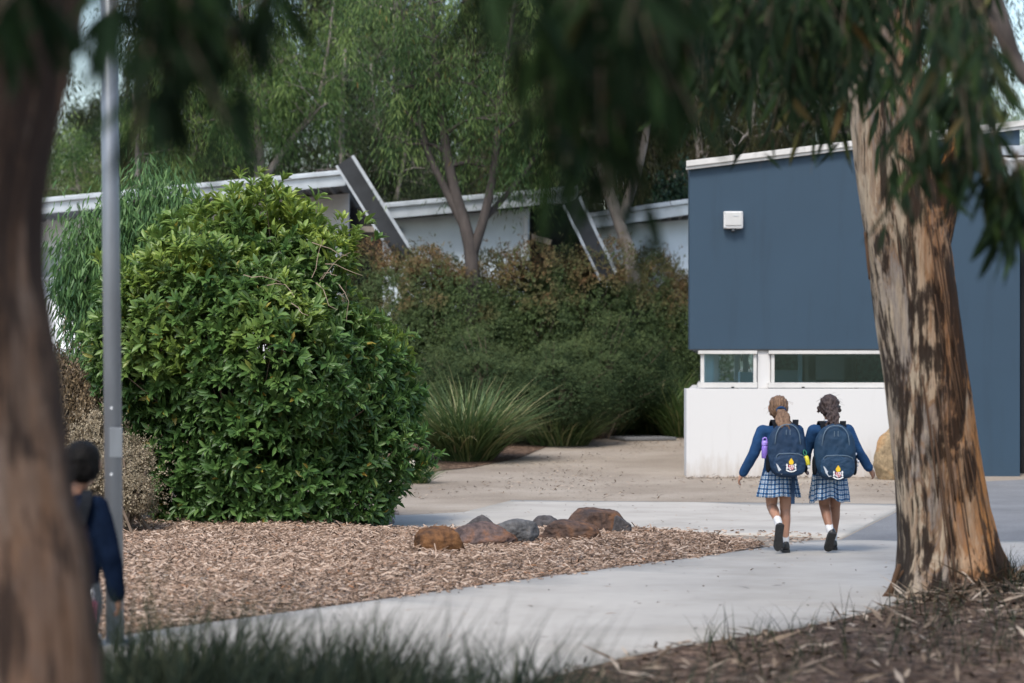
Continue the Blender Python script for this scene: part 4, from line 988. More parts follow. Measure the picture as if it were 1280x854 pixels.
def shrub_mesh(seed, n, rad, L, wr, per, lumps, tintf, zc):
    P, D, U = lumpy_points(n, (0, 0, zc), rad, seed, lumps, .6, (.25, .45), -.8)
    P[:, :2] *= np.interp(P[:, 2] / zc, [0, .5, 1], [1.25, 1.1, 1.0])[:, None]
    k = P[:, 2] > .03; P, D = P[k], D[k]
    sh = rng.random(len(P)) < .10; P[sh] += D[sh] * rng.uniform(.02, .22, (sh.sum(), 1))
    tint = tintf(P, D); pos, ax, nr, Ls, Wd, tn = rosettes(P, D, tint, per, L, wr, seed + 1, 1.0)
    return leaves('foliage', pos, ax, nr, Ls, Wd, T_SIMPLE, tn), P

def place_shrub(me, P, name, label, base, rz, scale, leafm, group, seed=0, bark=None, ns=60):
    t = thing(name, label, 'shrub', base, rz, group); t.scale = scale
    o = link('foliage', me, None, t)
    if not me.materials: me.materials.append(leafm)
    elif me.materials[0] != leafm: o.material_slots[0].link = 'OBJECT'; o.material_slots[0].material = leafm
    if P is not None:
        place_shrub.stem = stems_mesh(P, (0, 0, 0), seed, ns, .03).build('stem', bark or M['twig'], t)
    else:
        c = place_shrub.stem.copy(); COL.objects.link(c); c.parent = t
    return t

def hedge():
    def redtop(P, D):
        g = np.random.default_rng(3); cl = np.array([noise.noise(Vector(p * 2.1)) for p in P])
        return np.clip((D[:, 2] * .6 + (P[:, 2] - 1.5) * .55 + cl * 1.3 - .40), 0, 1) * g.uniform(.45, 1, len(P))
    me, P = shrub_mesh(51, 17000, (1.5, 1.3, 1.62), .052, .36, 6, 26, redtop, 1.5)
    grp = 'rust tipped hedge shrubs'
    spots = [(505, 41, 1.0, .2, 'rust tipped hedge shrub touching the right flank of the big bush'), (575, 40.5, .95, 1.3, 'rust tipped hedge shrub behind the large grass tussock'), (650, 41.4, .98, 2.6, 'rust tipped hedge shrub in the middle of the hedge'),
             (722, 42, 1.0, 3.7, 'rust tipped hedge shrub below the right steep beam'), (790, 43.2, .97, 4.9, 'rust tipped hedge shrub below the leaning pale stem'), (838, 43.4, .86, 5.6, 'rust tipped hedge shrub nearest the blue building')]
    for i, (px_, d, s, rz, l) in enumerate(spots):
        place_shrub(me, P if i == 0 else None, 'hedge_shrub', l, (W(px_, 0, d).x, d, gz(d)), rz, (s, s, s * 1.2), M['leaf_hedge'], grp, 52)
    def lighttop(P, D):
        g = np.random.default_rng(4); return np.clip(D[:, 2] * .8 + np.array([noise.noise(Vector(p * 2.5)) for p in P]) * .6, 0, 1) * g.uniform(.2, 1, len(P))
    me, P = shrub_mesh(61, 16000, (1.25, 1.1, 1.2), .046, .26, 7, 28, lighttop, 1.15)
    grp = 'blue green spreading shrubs before the hedge'
    spots = [(612, 38.4, (1.0, .9, .82), .3, 'fine leaved blue green shrub behind the large grass tussock'), (690, 38.0, (1.1, .95, .72), 1.9, 'fine leaved spreading shrub in front of the hedge centre'),
             (748, 39.8, (1.05, .9, .92), 3.3, 'fine leaved shrub bulging towards the gravel, right of centre'), (802, 42.2, (.8, .7, .86), 4.4, 'fine leaved shrub nearest the blue building corner'), (545, 38.6, (.8, .8, .62), 5.0, 'fine leaved shrub beside the big bush flank')]
    for i, (px_, d, s, rz, l) in enumerate(spots):
        place_shrub(me, P if i == 0 else None, 'spreading_shrub', l, (W(px_, 0, d).x, d, gz(d)), rz, s, M['leaf_fine'], grp, 62)
    # grey dry-flowering shrubs by the lamp post
    me, P = shrub_mesh(71, 6500, (.42, .40, .50), .022, .55, 7, 16, lambda P, D: np.zeros(len(P)), .46)
    place_shrub(me, P, 'dry_shrub', 'pale dry flowering shrub at the foot of the big bush', (W(152, 0, 20.9).x, 20.9, .06), .4, (.95, .9, 1.0), M['leaf_dry'], 'dry shrubs by the lamp post', 72, None, 26)
    place_shrub(me, None, 'dry_shrub', 'taller brownish dry shrub between the left trunk and lamp post', (W(92, 0, 22.5).x, 22.5, .05), 2.0, (1.15, 1.0, 1.95), M['leaf_dry_brown'], 'dry shrubs by the lamp post')
    place_shrub(me, None, 'dry_shrub', 'pale dry shrub behind the head of the dark haired child', (W(118, 0, 21.6).x, 21.6, .05), 4.0, (.8, .8, 1.25), M['leaf_dry'], 'dry shrubs by the lamp post')
    # climber beside the blue wall
    me, P = shrub_mesh(81, 7000, (.62, .7, 1.75), .06, .6, 6, 22, lambda P, D: np.zeros(len(P)), 1.75)
    place_shrub(me, P, 'climber', 'dark green leafy climber beside the left edge of the blue wall', (W(846, 0, 45.5).x, 45.5, gz(45.5)), 0, (.85, .9, 1.55), M['leaf_ivy'], None, 82, None, 1)
hedge()

# ------------------------------------------------------------------ tussocks and grass
def tussock(label, base, n, rad, L, w, mat, seed, spread=.9, group='strappy tussocks along the gravel'):
    g = np.random.default_rng(seed); a = g.uniform(0, 6.283, n); r = rad * np.sqrt(g.uniform(0, 1, n))
    B = np.stack([np.cos(a) * r, np.sin(a) * r, np.zeros(n)], 1); lean = (r / rad) * spread * g.uniform(.5, 1.25, n) + np.abs(g.normal(0, .12, n))
    a2 = a + g.normal(0, .5, n); D = np.stack([np.cos(a2) * lean, np.sin(a2) * lean, np.ones(n)], 1)
    o = link('tussock', blades('tussock', B, D, L * g.uniform(.6, 1.15, n), w * g.uniform(.7, 1.3, n), g.uniform(.15, .75, n), 6), mat)
    o.location = base; return tag(o, label, 'grass tussock', group)
def grasses():
    b = G(583, 576); tussock('large green strappy tussock right of the big bush', b, 1700, .36, 1.42, .022, M['blade'], 91, 1.0)
    b = G(700, 560); b.y += .6; tussock('dark strappy tussock under the spreading shrubs', (b.x, b.y, gz(b.y)), 700, .45, .9, .018, M['blade'], 92, 1.1)
    b = G(752, 546); b.y += .3; tussock('straggly tussock at the gravel edge in the hedge centre', (b.x, b.y, gz(b.y)), 600, .45, .9, .018, M['blade'], 93, 1.1)
    tussock('pale upright tussock beside the blue building corner', (W(822, 0, 41.0).x, 41.0, gz(41.0)), 1000, .42, 1.30, .02, M['blade_light'], 94, .8)
    tussock('light green tussock half hidden by the white base wall', (W(856, 0, 40.2).x, 40.2, gz(40.2)), 700, .38, 1.15, .02, M['blade_light'], 95, .8)
    b = G(520, 604); tussock('low dry tussock beside the pale rock at the bush foot', b, 260, .16, .42, .012, M['blade_light'], 96, 1.2)
    # blurred dark grass in the foreground
    P = []
    for i in range(150):
        d = rng.uniform(6.6, 10.2); px_ = rng.choice([rng.uniform(120, 520), rng.uniform(130, 760), rng.uniform(140, 980)]); P.append((W(px_, 0, d).x, d, px_))
    base = []; dirs = []; Ls = []
    for (x0, y0, px_) in P:
        n = int(np.interp(px_, [120, 300, 600, 980], [70, 70, 46, 22])); a = rng.uniform(0, 6.283, n); r = .11 * np.sqrt(rng.uniform(0, 1, n))
        base.append(np.stack([x0 + np.cos(a) * r, y0 + np.sin(a) * r, np.full(n, .04)], 1)); ln = rng.uniform(.1, .6, n)
        dirs.append(np.stack([np.cos(a) * ln + .12, np.sin(a) * ln, np.ones(n)], 1))
        hmax = CAM_H - (np.interp(px_, [120, 200, 350, 600, 800, 980], [728, 736, 752, 772, 796, 838]) - HOR) / F * y0
        Ls.append(hmax * rng.uniform(.40, 1.12, n) * rng.uniform(.62, 1.12))
    n = 60; px_ = rng.uniform(180, 840, n); d_ = rng.uniform(7.2, 9.4, n); a = rng.normal(0, .35, (n, 3)); a[:, 2] = 1
    base.append(np.stack([(px_ - 640) / F * d_, d_, np.full(n, .04)], 1)); dirs.append(a); Ls.append((CAM_H - (rng.uniform(690, 800, n) - HOR) / F * d_) * 1.05)
    o = link('grass', blades('grass', np.concatenate(base), np.concatenate(dirs), np.concatenate(Ls), rng.uniform(.007, .016, sum(len(b) for b in base)), rng.uniform(.05, .8, sum(len(b) for b in base)), 5), M['blade_dark'])
    tag(o, 'dark blurred grass along the bottom of the photo', 'grass', None, 'stuff')
    # sparse blades on the bed and round the gum
    n = 700; px_ = np.r_[rng.uniform(880, 1280, 500), rng.normal(1265, 14, 200)]; py = np.r_[rng.uniform(755, 860, 500), rng.uniform(728, 765, 200)]
    B = np.array([tuple(G(a, max(b, 725 + (1280 - a) * .16))) for a, b in zip(px_, py)]); k = pip(B[:, 0], B[:, 1], PF); B = B[k]; n = len(B)
    B[:, 2] = [hf(a, b) + .01 for a, b in zip(B[:, 0], B[:, 1])]
    D = rng.normal(0, .45, (n, 3)); D[:, 2] = 1
    o = link('grass.001', blades('grass.001', B, D, rng.uniform(.08, .30, n), rng.uniform(.003, .007, n), rng.uniform(.1, .7, n), 4), M['blade_dark'])
    tag(o, 'thin grass blades round the base of the patchy gum', 'grass', None, 'stuff')
grasses()

# ------------------------------------------------------------------ boulders
def boulder(label, px0, px1, ytop, ybase, mat, seed, depth=1.0, planes=11, spike=None, group='boulders in the mulch bed', sharp=30):
    g = np.random.default_rng(seed); b = G((px0 + px1) / 2, ybase); mz = hm(b.x, b.y) if group else 0; d = b.y if not group else (CAM_H - mz - .012) * F / (ybase - HOR); b.x *= d / b.y; b.y = d; w = (px1 - px0) / F * d; hgt = (ybase - ytop) / F * d
    sx, sy, sz = w / 2, w / 2 * depth, hgt * .62
    b = Vector((b.x, b.y + sy * .55, b.z + mz))
    bm = bmesh.new(); bmesh.ops.create_icosphere(bm, subdivisions=5, radius=1)
    N = unit(g.normal(0, 1, (planes, 3))); N[:, 2] = np.abs(N[:, 2]) * .8 - .1; N = unit(N)
    hh = g.uniform(.62, .98, planes)
    V = np.array([tuple(v.co) for v in bm.verts]); dots = np.maximum(V @ N.T, .02); rr = hh / dots
    rr = np.minimum((np.sum(rr ** -float(sharp), axis=1) + 1) ** (-1 / float(sharp)), 1.1)
    for v, r0 in zip(bm.verts, rr):
        p = v.co * r0; q = Vector((p.x * 2.2 + seed, p.y * 2.2, p.z * 2.2)); q2 = q * 3.1; q3 = q * 9
        p *= 1 + .07 * noise.noise(q) + .045 * noise.noise(q2) + .022 * noise.noise(q3)
        if spike: p.z += spike * max(0, 1 - math.hypot(p.x, p.y) * 1.4)
        v.co = Vector((p.x * sx, p.y * sy, p.z * sz))
    mx = max(v.co.z for v in bm.verts)
    x0 = min(v.co.x for v in bm.verts); x1 = max(v.co.x for v in bm.verts)
    for v in bm.verts: v.co.z += hgt - mx + .0; v.co.x *= w / (x1 - x0)
    me = bpy.data.meshes.new('boulder'); bm.to_mesh(me); bm.free()
    o = link('boulder', me, mat, None, True); o.location = b
    return tag(o, label, 'boulder', group)
boulder('rust orange block shaped boulder, leftmost in the mulch bed', 514, 579, 656, 691, M['rock_orange'], 1, .8, 7, None, sharp=60)
boulder('low purple brown boulder right behind the rust orange block', 561, 647, 651, 682, M['rock_purple'], 2, .9)
boulder('small dark pointed boulder peeping over the purple brown one', 578, 626, 642, 668, M['rock_dark'], 33, .8, 9, .4)
boulder('smooth grey boulder in the middle of the row', 609, 675, 647, 680, M['rock_grey'], 4, .9, 7, sharp=12)
boulder('small charcoal boulder between the grey and the flat brown one', 657, 706, 643, 668, M['rock_dark'], 5, .9)
boulder('flat mottled brown boulder before the tall red brown one', 670, 750, 648, 677, M['rock_red'], 6, .7, 12)
boulder('tallest red brown domed boulder in the mulch row', 707, 780, 634, 671, M['rock_red'], 7, .9, 9, sharp=24)
boulder('dark grey angular boulder, rightmost in the mulch row', 757, 790, 643, 671, M['rock_dark'], 8, 1.0, 8)
boulder('tall tan boulder standing against the white base wall', 1093, 1150, 533, 600, M['rock_tan'], 9, .55, 8, group=None, sharp=16)
boulder('pale rock half hidden at the right foot of the big bush', 505, 531, 572, 596, M['rock_pale'], 10, .9, 8, group=None)

# ------------------------------------------------------------------ people
ICO = None
def ico_pts():
    global ICO
    if ICO is None:
        bm = bmesh.new(); bmesh.ops.create_icosphere(bm, subdivisions=2, radius=1); ICO = [v.co.copy() for v in bm.verts]; bm.free()
    return ICO

def blob(name, hulls, voxel, smooth, mat, parent, post=None):
    """hulls: list of lists of (centre, radius or (rx,ry,rz)); each list is the hull of its ellipsoids. One continuous remeshed surface."""
    bm = bmesh.new()
    for h in hulls:
        tb = bmesh.new()
        for c, r in h:
            rx, ry, rz = (r, r, r) if isinstance(r, (int, float)) else r
            for p in ico_pts(): tb.verts.new((c[0] + p.x * rx, c[1] + p.y * ry, c[2] + p.z * rz))
        res = bmesh.ops.convex_hull(tb, input=tb.verts[:])
        dead = list({v for v in res['geom_interior'] if isinstance(v, bmesh.types.BMVert)} | {v for v in tb.verts if not v.link_faces})
        bmesh.ops.delete(tb, geom=dead, context='VERTS')
        tm = bpy.data.meshes.new('tmp'); tb.to_mesh(tm); tb.free(); bm.from_mesh(tm); bpy.data.meshes.remove(tm)
    me = bpy.data.meshes.new(name); bm.to_mesh(me); bm.free()
    o = bpy.data.objects.new('tmp', me); COL.objects.link(o)
    m1 = o.modifiers.new('r', 'REMESH'); m1.mode = 'VOXEL'; m1.voxel_size = voxel
    if smooth: m2 = o.modifiers.new('s', 'SMOOTH'); m2.factor = .5; m2.iterations = smooth
    dg = bpy.context.evaluated_depsgraph_get(); dg.update()
    nm = bpy.data.meshes.new_from_object(o.evaluated_get(dg)); nm.name = name
    bpy.data.objects.remove(o); bpy.data.meshes.remove(me)
    if post:
        for v in nm.vertices: v.co = post(v.co.copy())
    nm.materials.clear()
    return link(name, nm, mat, parent, True)

def chain(pts, rad): return [[(pts[i], rad[i]), (pts[i + 1], rad[i + 1])] for i in range(len(pts) - 1)]

def hand(wr, dirv, palm, side, s=1.0):
    """palm + five curled fingers. dirv: along the hand; palm: palm-facing normal; side: towards the thumb"""
    w = Vector(wr); d = Vector(dirv).normalized(); n = Vector(palm); n = (n - d * n.dot(d)).normalized(); t = Vector(side); t = (t - d * t.dot(d) - n * t.dot(n)).normalized()
    H = [[(w, .019 * s), (w + d * .03 * s + t * .012 * s, .017 * s), (w + d * .03 * s - t * .012 * s, .016 * s), (w + d * .056 * s + t * .02 * s, .012 * s), (w + d * .054 * s - t * .02 * s, .011 * s)]]
    for k, (o, l) in enumerate(((.022, .046), (.0075, .052), (-.0075, .048), (-.021, .038))):
        b = w + d * .055 * s + t * o * s; p1 = b + (d * .92 + n * .3).normalized() * l * .5 * s; p2 = p1 + (d * .55 + n * .75).normalized() * l * .32 * s; p3 = p2 + (d * .15 + n * .9).normalized() * l * .25 * s
        H += chain([b - d * .012 * s, p1, p2, p3], [.0085 * s, .0075 * s, .0068 * s, .006 * s])
    b = w + d * .018 * s + t * .018 * s; p1 = b + (t * .8 + d * .6 + n * .25).normalized() * .026 * s; p2 = p1 + (d * .9 + n * .45 + t * .1).normalized() * .024 * s
    return H + chain([b, p1, p2], [.0105 * s, .009 * s, .007 * s])

def head_hulls(c, s=1.0):
    c = Vector(c); o = lambda x, y, z: c + Vector((x, y, z)) * s
    return [[(o(0, -.012, .02), (.072 * s, .085 * s, .082 * s)), (o(0, .03, -.045), (.05 * s, .052 * s, .05 * s))], [(o(0, .06, -.065), .024 * s), (o(0, .03, -.05), .045 * s)],
            [(o(0, .083, .0), .009 * s), (o(0, .098, -.024), .012 * s)], [(o(-.012, .080, -.048), .009 * s), (o(.012, .080, -.048), .009 * s)],
            [(o(-.075, -.004, .005), (.008 * s, .016 * s, .022 * s)), (o(-.072, .002, -.018), (.007 * s, .01 * s, .014 * s))], [(o(.075, -.004, .005), (.008 * s, .016 * s, .022 * s)), (o(.072, .002, -.018), (.007 * s, .01 * s, .014 * s))]]

def shoe(name, heel, toe, up, par):
    heel, toe = Vector(heel), Vector(toe); d = (toe - heel).normalized(); u = Vector(up); u = (u - d * u.dot(d)).normalized(); L = (toe - heel).length; sd = d.cross(u)
    H = [[(heel + d * .03 + u * .035, .034), (heel + d * .03 + u * .06, .030)], [(heel + d * .03 + u * .035, .034), (heel + d * L * .55 + u * .034, .034)], [(heel + d * L * .55 + u * .032, .034), (toe - d * .035 + u * .03 + sd * .008, .026), (toe - d * .035 + u * .03 - sd * .008, .026)]]
    o = blob(name, H, .006, 3, M['shoe'], par)
    mb = MB(); out = [(-.0, .02), (.01, .031), (.06, .033), (.45, .029), (.68, .038), (.85, .036), (.96, .022), (1.0, .006)]
    ring = [heel + d * (a * L) + sd * b for a, b in out] + [heel + d * (a * L) - sd * b for a, b in reversed(out)]
    mb.prism([p - u * .004 for p in ring], u * .020); so = mb.build('sole', M['sole'], o, False, .003)
    return o

def skirt(par, cz0, cz1, r0, r1, hem_wave, seed, mat):
    n = 144; m = 12; V = []; UV = []; g = np.random.default_rng(seed); ph = g.uniform(0, 6, 4)
    for j in range(m + 1):
        t = j / m; z = cz0 + (cz1 - cz0) * t; arc = 0
        for k in range(n):
            a = 2 * math.pi * k / n
            pl = t * (.010 * math.sin(a * 17 + ph[0]) + .009 * math.sin(a * 6 + ph[1]) + .008 * math.sin(a * 10 + ph[2]))
            rx = r0[0] + (r1[0] - r0[0]) * t + pl; ry = r0[1] + (r1[1] - r0[1]) * t + pl
            V.append((rx * math.cos(a), ry * math.sin(a), z + t * hem_wave * (math.sin(a * 3 + ph[3]) + .5 * math.sin(a * 7)))); UV.append((a * .165, z))
    Fs = [(j * n + k, j * n + (k + 1) % n, (j + 1) * n + (k + 1) % n, (j + 1) * n + k) for j in range(m) for k in range(n)]
    me = bpy.data.meshes.new('skirt'); me.from_pydata(V, [], Fs); me.update(); ul = me.uv_layers.new(name='UVMap')
    for p in me.polygons:
        for li, vi in zip(p.loop_indices, p.vertices):
            u, v = UV[vi]
            if vi % n == 0 and any(w % n == n - 1 for w in p.vertices): u = 2 * math.pi * .165
            ul.data[li].uv = (u, v)
    o = link('skirt', me, mat, par, True); s = o.modifiers.new('thick', 'SOLIDIFY'); s.thickness = .004
    return o

def person_body(P, skin, s, voxel=.0055):
    """P: dict of joints"""
    H = head_hulls(P['head'], P.get('hs', 1.0))
    H += chain([P['chest'] + Vector((0, 0, .07)), P['neck'], P['head'] + Vector((0, -.01, -.05))], [.05, .038, .042])
    H += [[(P['chest'] + Vector((0, 0, .06)), (.10, .06, .04)), (P['chest'], (.11, .075, .06)), (P['waist'], (.095, .07, .05))], [(P['waist'], (.095, .07, .05)), (P['pelvis'], (.11, .085, .07))]]
    for sd in ('l', 'r'):
        H += chain([P['sh' + sd], P['el' + sd], P['wr' + sd]], [.040, .031, .020]); H += [[(P['sh' + sd], .04), (P['chest'] + Vector((0, 0, .04)), .06)]]
        d = (P['wr' + sd] - P['el' + sd]).normalized(); sx = -1 if sd == 'l' else 1
        H += hand(P['wr' + sd] + d * .012, d, P.get('palm' + sd, Vector((-sx, .1, 0))), P.get('thumb' + sd, Vector((0, 1, .1))), s)
        kn, an, hp = P['kn' + sd], P['an' + sd], P['hp' + sd]; sh = an - kn; back = Vector((0, -1, 0)) - sh.normalized() * (-sh.normalized().y)
        H += chain([hp, kn], [.068, .044]); H += [[(kn, .042), (kn + sh * .33 + back * .014, .043)], [(kn + sh * .33 + back * .014, .043), (an, .027)]]
        f = P['toe' + sd] - P['heel' + sd]; H += [[(an, .026), (P['heel' + sd] + f * .2 + P['up' + sd] * .03, .026)], [(P['heel' + sd] + f * .2 + P['up' + sd] * .03, .026), (P['heel' + sd] + f * .75 + P['up' + sd] * .025, .022)]]
    return H

def crest(par, c, s, fwd=Vector((0, -1, 0))):
    """small embroidered crest: yellow flame over a red and white shield with white sides and a scroll"""
    c = Vector(c); e = bpy.data.objects.new('crest', None); COL.objects.link(e); e.parent = par; e.location = c
    def poly(pts, mat, name, th, y=0):
        mb = MB(); mb.prism([Vector((x * s, -y, z * s)) for x, z in pts], (0, -th, 0)); return mb.build(name, mat, e)
    fl = [(0, .62), (.12, .46), (.21, .30), (.20, .14), (.10, .03), (-.10, .03), (-.20, .14), (-.21, .30), (-.10, .46)]
    poly(fl, M['c_yellow'], 'flame', .004)
    poly([(-.25, .0), (0, .0), (0, -.22), (-.25, -.22)], M['c_red'], 'shield', .004); poly([(0.005, 0), (.25, 0), (.25, -.22), (.005, -.22)], M['c_white'], 'shield', .004)
    poly([(-.25, -.225), (0, -.225), (0, -.50), (-.13, -.44), (-.23, -.34)], M['c_white'], 'shield', .004); poly([(.005, -.225), (.25, -.225), (.23, -.34), (.13, -.44), (.005, -.50)], M['c_red'], 'shield', .004)
    for sx in (-1, 1):
        poly([(sx * .29, .05), (sx * .42, .12), (sx * .46, -.05), (sx * .40, -.16), (sx * .47, -.30), (sx * .36, -.40), (sx * .29, -.25), (sx * .33, -.12)][::sx], M['c_white'], 'supporter', .004)
    poly([(-.5, -.46), (-.42, -.40), (-.18, -.53), (0, -.56), (.18, -.53), (.42, -.40), (.5, -.46), (.30, -.60), (0, -.66), (-.30, -.60)], M['c_white'], 'scroll', .005)
    for (x, z, c_) in ((-.13, -.08, 'c_white'), (.13, -.34, 'c_white'), (.13, -.10, 'c_red'), (-.10, -.32, 'c_red')):
        mb = MB(); mb.box(Vector((x * s, -.0045, z * s)), (.10 * s, .003, .095 * s)); mb.build('charge', M[c_], e)
    return e

def backpack(label, loc, w, h, dep, mat, crest_at, rzy=0, tail=False, seed=0):
    """origin at the bottom centre of the back panel; +z up, faces -y"""
    t = thing('backpack', label, 'backpack', loc, 0, 'school backpacks'); t.rotation_euler = (rzy, 0, 0)
    def form(name, cx, zc, w, h, y0, dep, mat, par, top=.72, e=3.2, wr=.006):
        bm = bmesh.new(); bmesh.ops.create_icosphere(bm, subdivisions=5, radius=1)
        for v in bm.verts:
            x, y, z = v.co
            n = (abs(x) ** e + abs(y) ** e + abs(z) ** e) ** (1 / e); x, y, z = x / n, y / n, z / n
            ta = 1 + (top - 1) * max(0, z) ** 2.5; sag = 1 + .05 * (1 - abs(z)) 
            q = Vector((x * 4 + seed, z * 5, y * 2)); nz = wr * (noise.noise(q) + .6 * noise.noise(q * 2.3))
            v.co = Vector((cx + x * w / 2 * ta * sag, y0 - dep / 2 + y * dep / 2 * (.9 + .1 * (1 - z)) - nz, zc + z * h / 2 + nz * .5))
        me = bpy.data.meshes.new(name); bm.to_mesh(me); bm.free(); return link(name, me, mat, par, True)
    form('pack_body', 0, h / 2, w, h, 0, dep, mat, t, .74, 3.0, .010)
    pk = form('front_pocket', .012, h * .25, w * .84, h * .43, -dep * .72, dep * .52, mat, t, .9, 3.6, .006)
    mb = MB(); zz = h * .445; mb.tube([(-w * .38 + .012, -dep * 1.08, zz - .06), (-w * .35 + .012, -dep * 1.15, zz - .018), (-w * .25, -dep * 1.17, zz - .002), (.012, -dep * 1.18, zz + .002), (w * .27, -dep * 1.17, zz - .002), (w * .37 + .012, -dep * 1.15, zz - .018), (w * .40 + .012, -dep * 1.08, zz - .06)], .0035, 6); mb.build('zip', M['piping'], pk, True)
    mb = MB(); a = [(-w * .37, -.055, h * .5), (-w * .345, -dep * .93, h * .62), (-w * .30, -dep * .985, h * .82), (-w * .18, -dep * .93, h * .94), (0, -dep * .88, h * .975), (w * .18, -dep * .93, h * .94), (w * .30, -dep * .985, h * .82), (w * .345, -dep * .93, h * .62), (w * .37, -.055, h * .5)]
    mb.tube(catmull(a, 5), .0038, 6); mb.build('zip', M['piping'], t, True)
    for sx in (-1, 1): form('side_pocket', sx * w * .505, h * .26, .035, h * .34, -dep * .22, dep * .5, M['strap'], t, .95, 3.0, .003)
    mb = MB(); y = -dep * 1.245; mb.prism([(-w * .33, y, .115), (-w * .30, y, .11), (-w * .12, y + .006, .035), (-w * .19, y + .006, .03), (-w * .27, y + .004, .06)], (0, .012, 0)); mb.build('reflective_strip', M['reflect'], t)
    mb = MB(); mb.tube(catmull([(-.05, -.015, h - .015), (-.03, -.02, h + .012), (0, -.022, h + .018), (.03, -.02, h + .012), (.05, -.015, h - .015)], 5), .008, 8); mb.build('handle', M['strap'], t, True)
    for x_ in (-.012, .018): mb = MB(); mb.box((x_, -dep * .985, h * .83), (.005, .006, .042)); mb.build('zip_pull', M['piping'], t)
    for sx in (-1, 1):
        pts = catmull([(sx * .07, -.02, h - .06), (sx * .082, .03, h + .006), (sx * .09, .10, h + .012), (sx * .095, .17, h - .045), (sx * .10, .20, h - .16), (sx * .105, .17, h - .30), (sx * .11, .05, h * .18)], 5); V = []
        for i, p in enumerate(pts):
            dx = Vector((.024, 0, 0)); nn = (pts[min(i + 1, len(pts) - 1)] - pts[max(i - 1, 0)]).normalized().cross(Vector((1, 0, 0))) * .005
            V += [p - dx - nn, p + dx - nn, p + dx + nn, p - dx + nn]
        mb = MB(); n = len(pts); mb.add(V, [(4 * i + k, 4 * i + (k + 1) % 4, 4 * i + 4 + (k + 1) % 4, 4 * i + 4 + k) for i in range(n - 1) for k in range(4)]); mb.build('shoulder_strap', M['strap'], t, False, .002)
    if tail:
        mb = MB(); mb.prism([(w * .14, -.03, .03), (w * .25, -.03, .03), (w * .22, -.06, -.21), (w * .12, -.06, -.21)], (0, .006, 0)); mb.build('strap_tail', M['pack'], t)
    crest(t, (crest_at[0], -dep * 1.262, crest_at[1]), .088)
    return t

def girl(label, ox, oy, J, skin, hairfn, hem, skirt_par, elL):
    t = thing('person', label, 'person', (ox, oy, .024), 0, 'schoolgirls walking on the path')
    blob('body', person_body(J, skin, .92), .0055, 4, skin, t)
    c, w_, p_ = J['chest'], J['waist'], J['pelvis']
    Hb = [[(c + Vector((0, 0, .085)), (.115, .062, .03)), (c + Vector((0, 0, .03)), (.138, .085, .05))], [(c + Vector((0, 0, .03)), (.138, .085, .05)), (w_, (.125, .088, .04))], [(w_, (.125, .088, .04)), (Vector((p_.x, p_.y, hem + .03)), (.150, .108, .03))], [(c + Vector((0, 0, .10)), (.055, .05, .02)), (J['neck'] + Vector((0, 0, -.005)), (.048, .046, .014))]]
    for sd in ('l', 'r'):
        Hb += chain([J['sh' + sd], J['el' + sd], J['wr' + sd] - (J['wr' + sd] - J['el' + sd]).normalized() * .005], [.056, .047, .037]); Hb += [[(J['sh' + sd], .054), (c + Vector((0, 0, .05)), (.09, .07, .04))]]
    wrk = lambda v: v + Vector((noise.noise(v * 14), noise.noise(v * 14 + Vector((7, 0, 0))), noise.noise(v * 9 + Vector((0, 5, 0))))) * .006 + Vector((0, -1, .3)) * (.011 * max(0, .25 - abs(noise.noise(Vector((v.x * 9, v.y * 9, v.z * 26))))) )
    blob('blazer', Hb, .008, 5, M['blazer'], t, wrk)
    mb = MB(); n_ = J['neck']; R1 = [Vector((n_.x + .043 * math.cos(a), n_.y + .041 * math.sin(a), n_.z + .008 + .004 * math.sin(a))) for a in np.linspace(0, 6.283, 25)]; mb.tube(R1, .007, 6); mb.build('collar', M['c_white'], t, True)
    skirt(t, *skirt_par, M['plaid'])
    for sd in ('l', 'r'):
        d = (J['kn' + sd] - J['an' + sd]).normalized(); f = (J['toe' + sd] - J['heel' + sd]).normalized()
        blob('sock', [[(J['an' + sd] + d * J.get('sock' + sd, .055), .0335), (J['an' + sd], .0315)], [(J['an' + sd], .0315), (J['heel' + sd] + f * .045 + J['up' + sd] * .03, .030)]], .006, 2, M['sock'], t)
        shoe('shoe', J['heel' + sd], J['toe' + sd], J['up' + sd], t)
    hairfn(t, J)
    return t

def strands(mb, pts_fn, n, r):
    for i in range(n): mb.tube(pts_fn(i), r, 4, False)

def stray(t, c, mat, n, seed, down):
    g = np.random.default_rng(seed)
    for i in range(n):
        a = g.uniform(-2.6, 2.6); b = c + Vector((.078 * math.sin(a), -.03 + g.uniform(-.05, .02), .03 + .075 * math.cos(a))); q = [b]; d = Vector((math.sin(a) * .8, g.uniform(-.5, 0), math.cos(a) * .5 - down)).normalized()
        for k in range(4): d = (d + Vector((g.normal(0, .4), g.normal(0, .2), g.normal(0, .3) - .25))).normalized(); q.append(q[-1] + d * .012)
        mb = MB(); mb.tube(catmull(q, 3), .0007, 4, False); mb.build('hair_strand', mat, t)

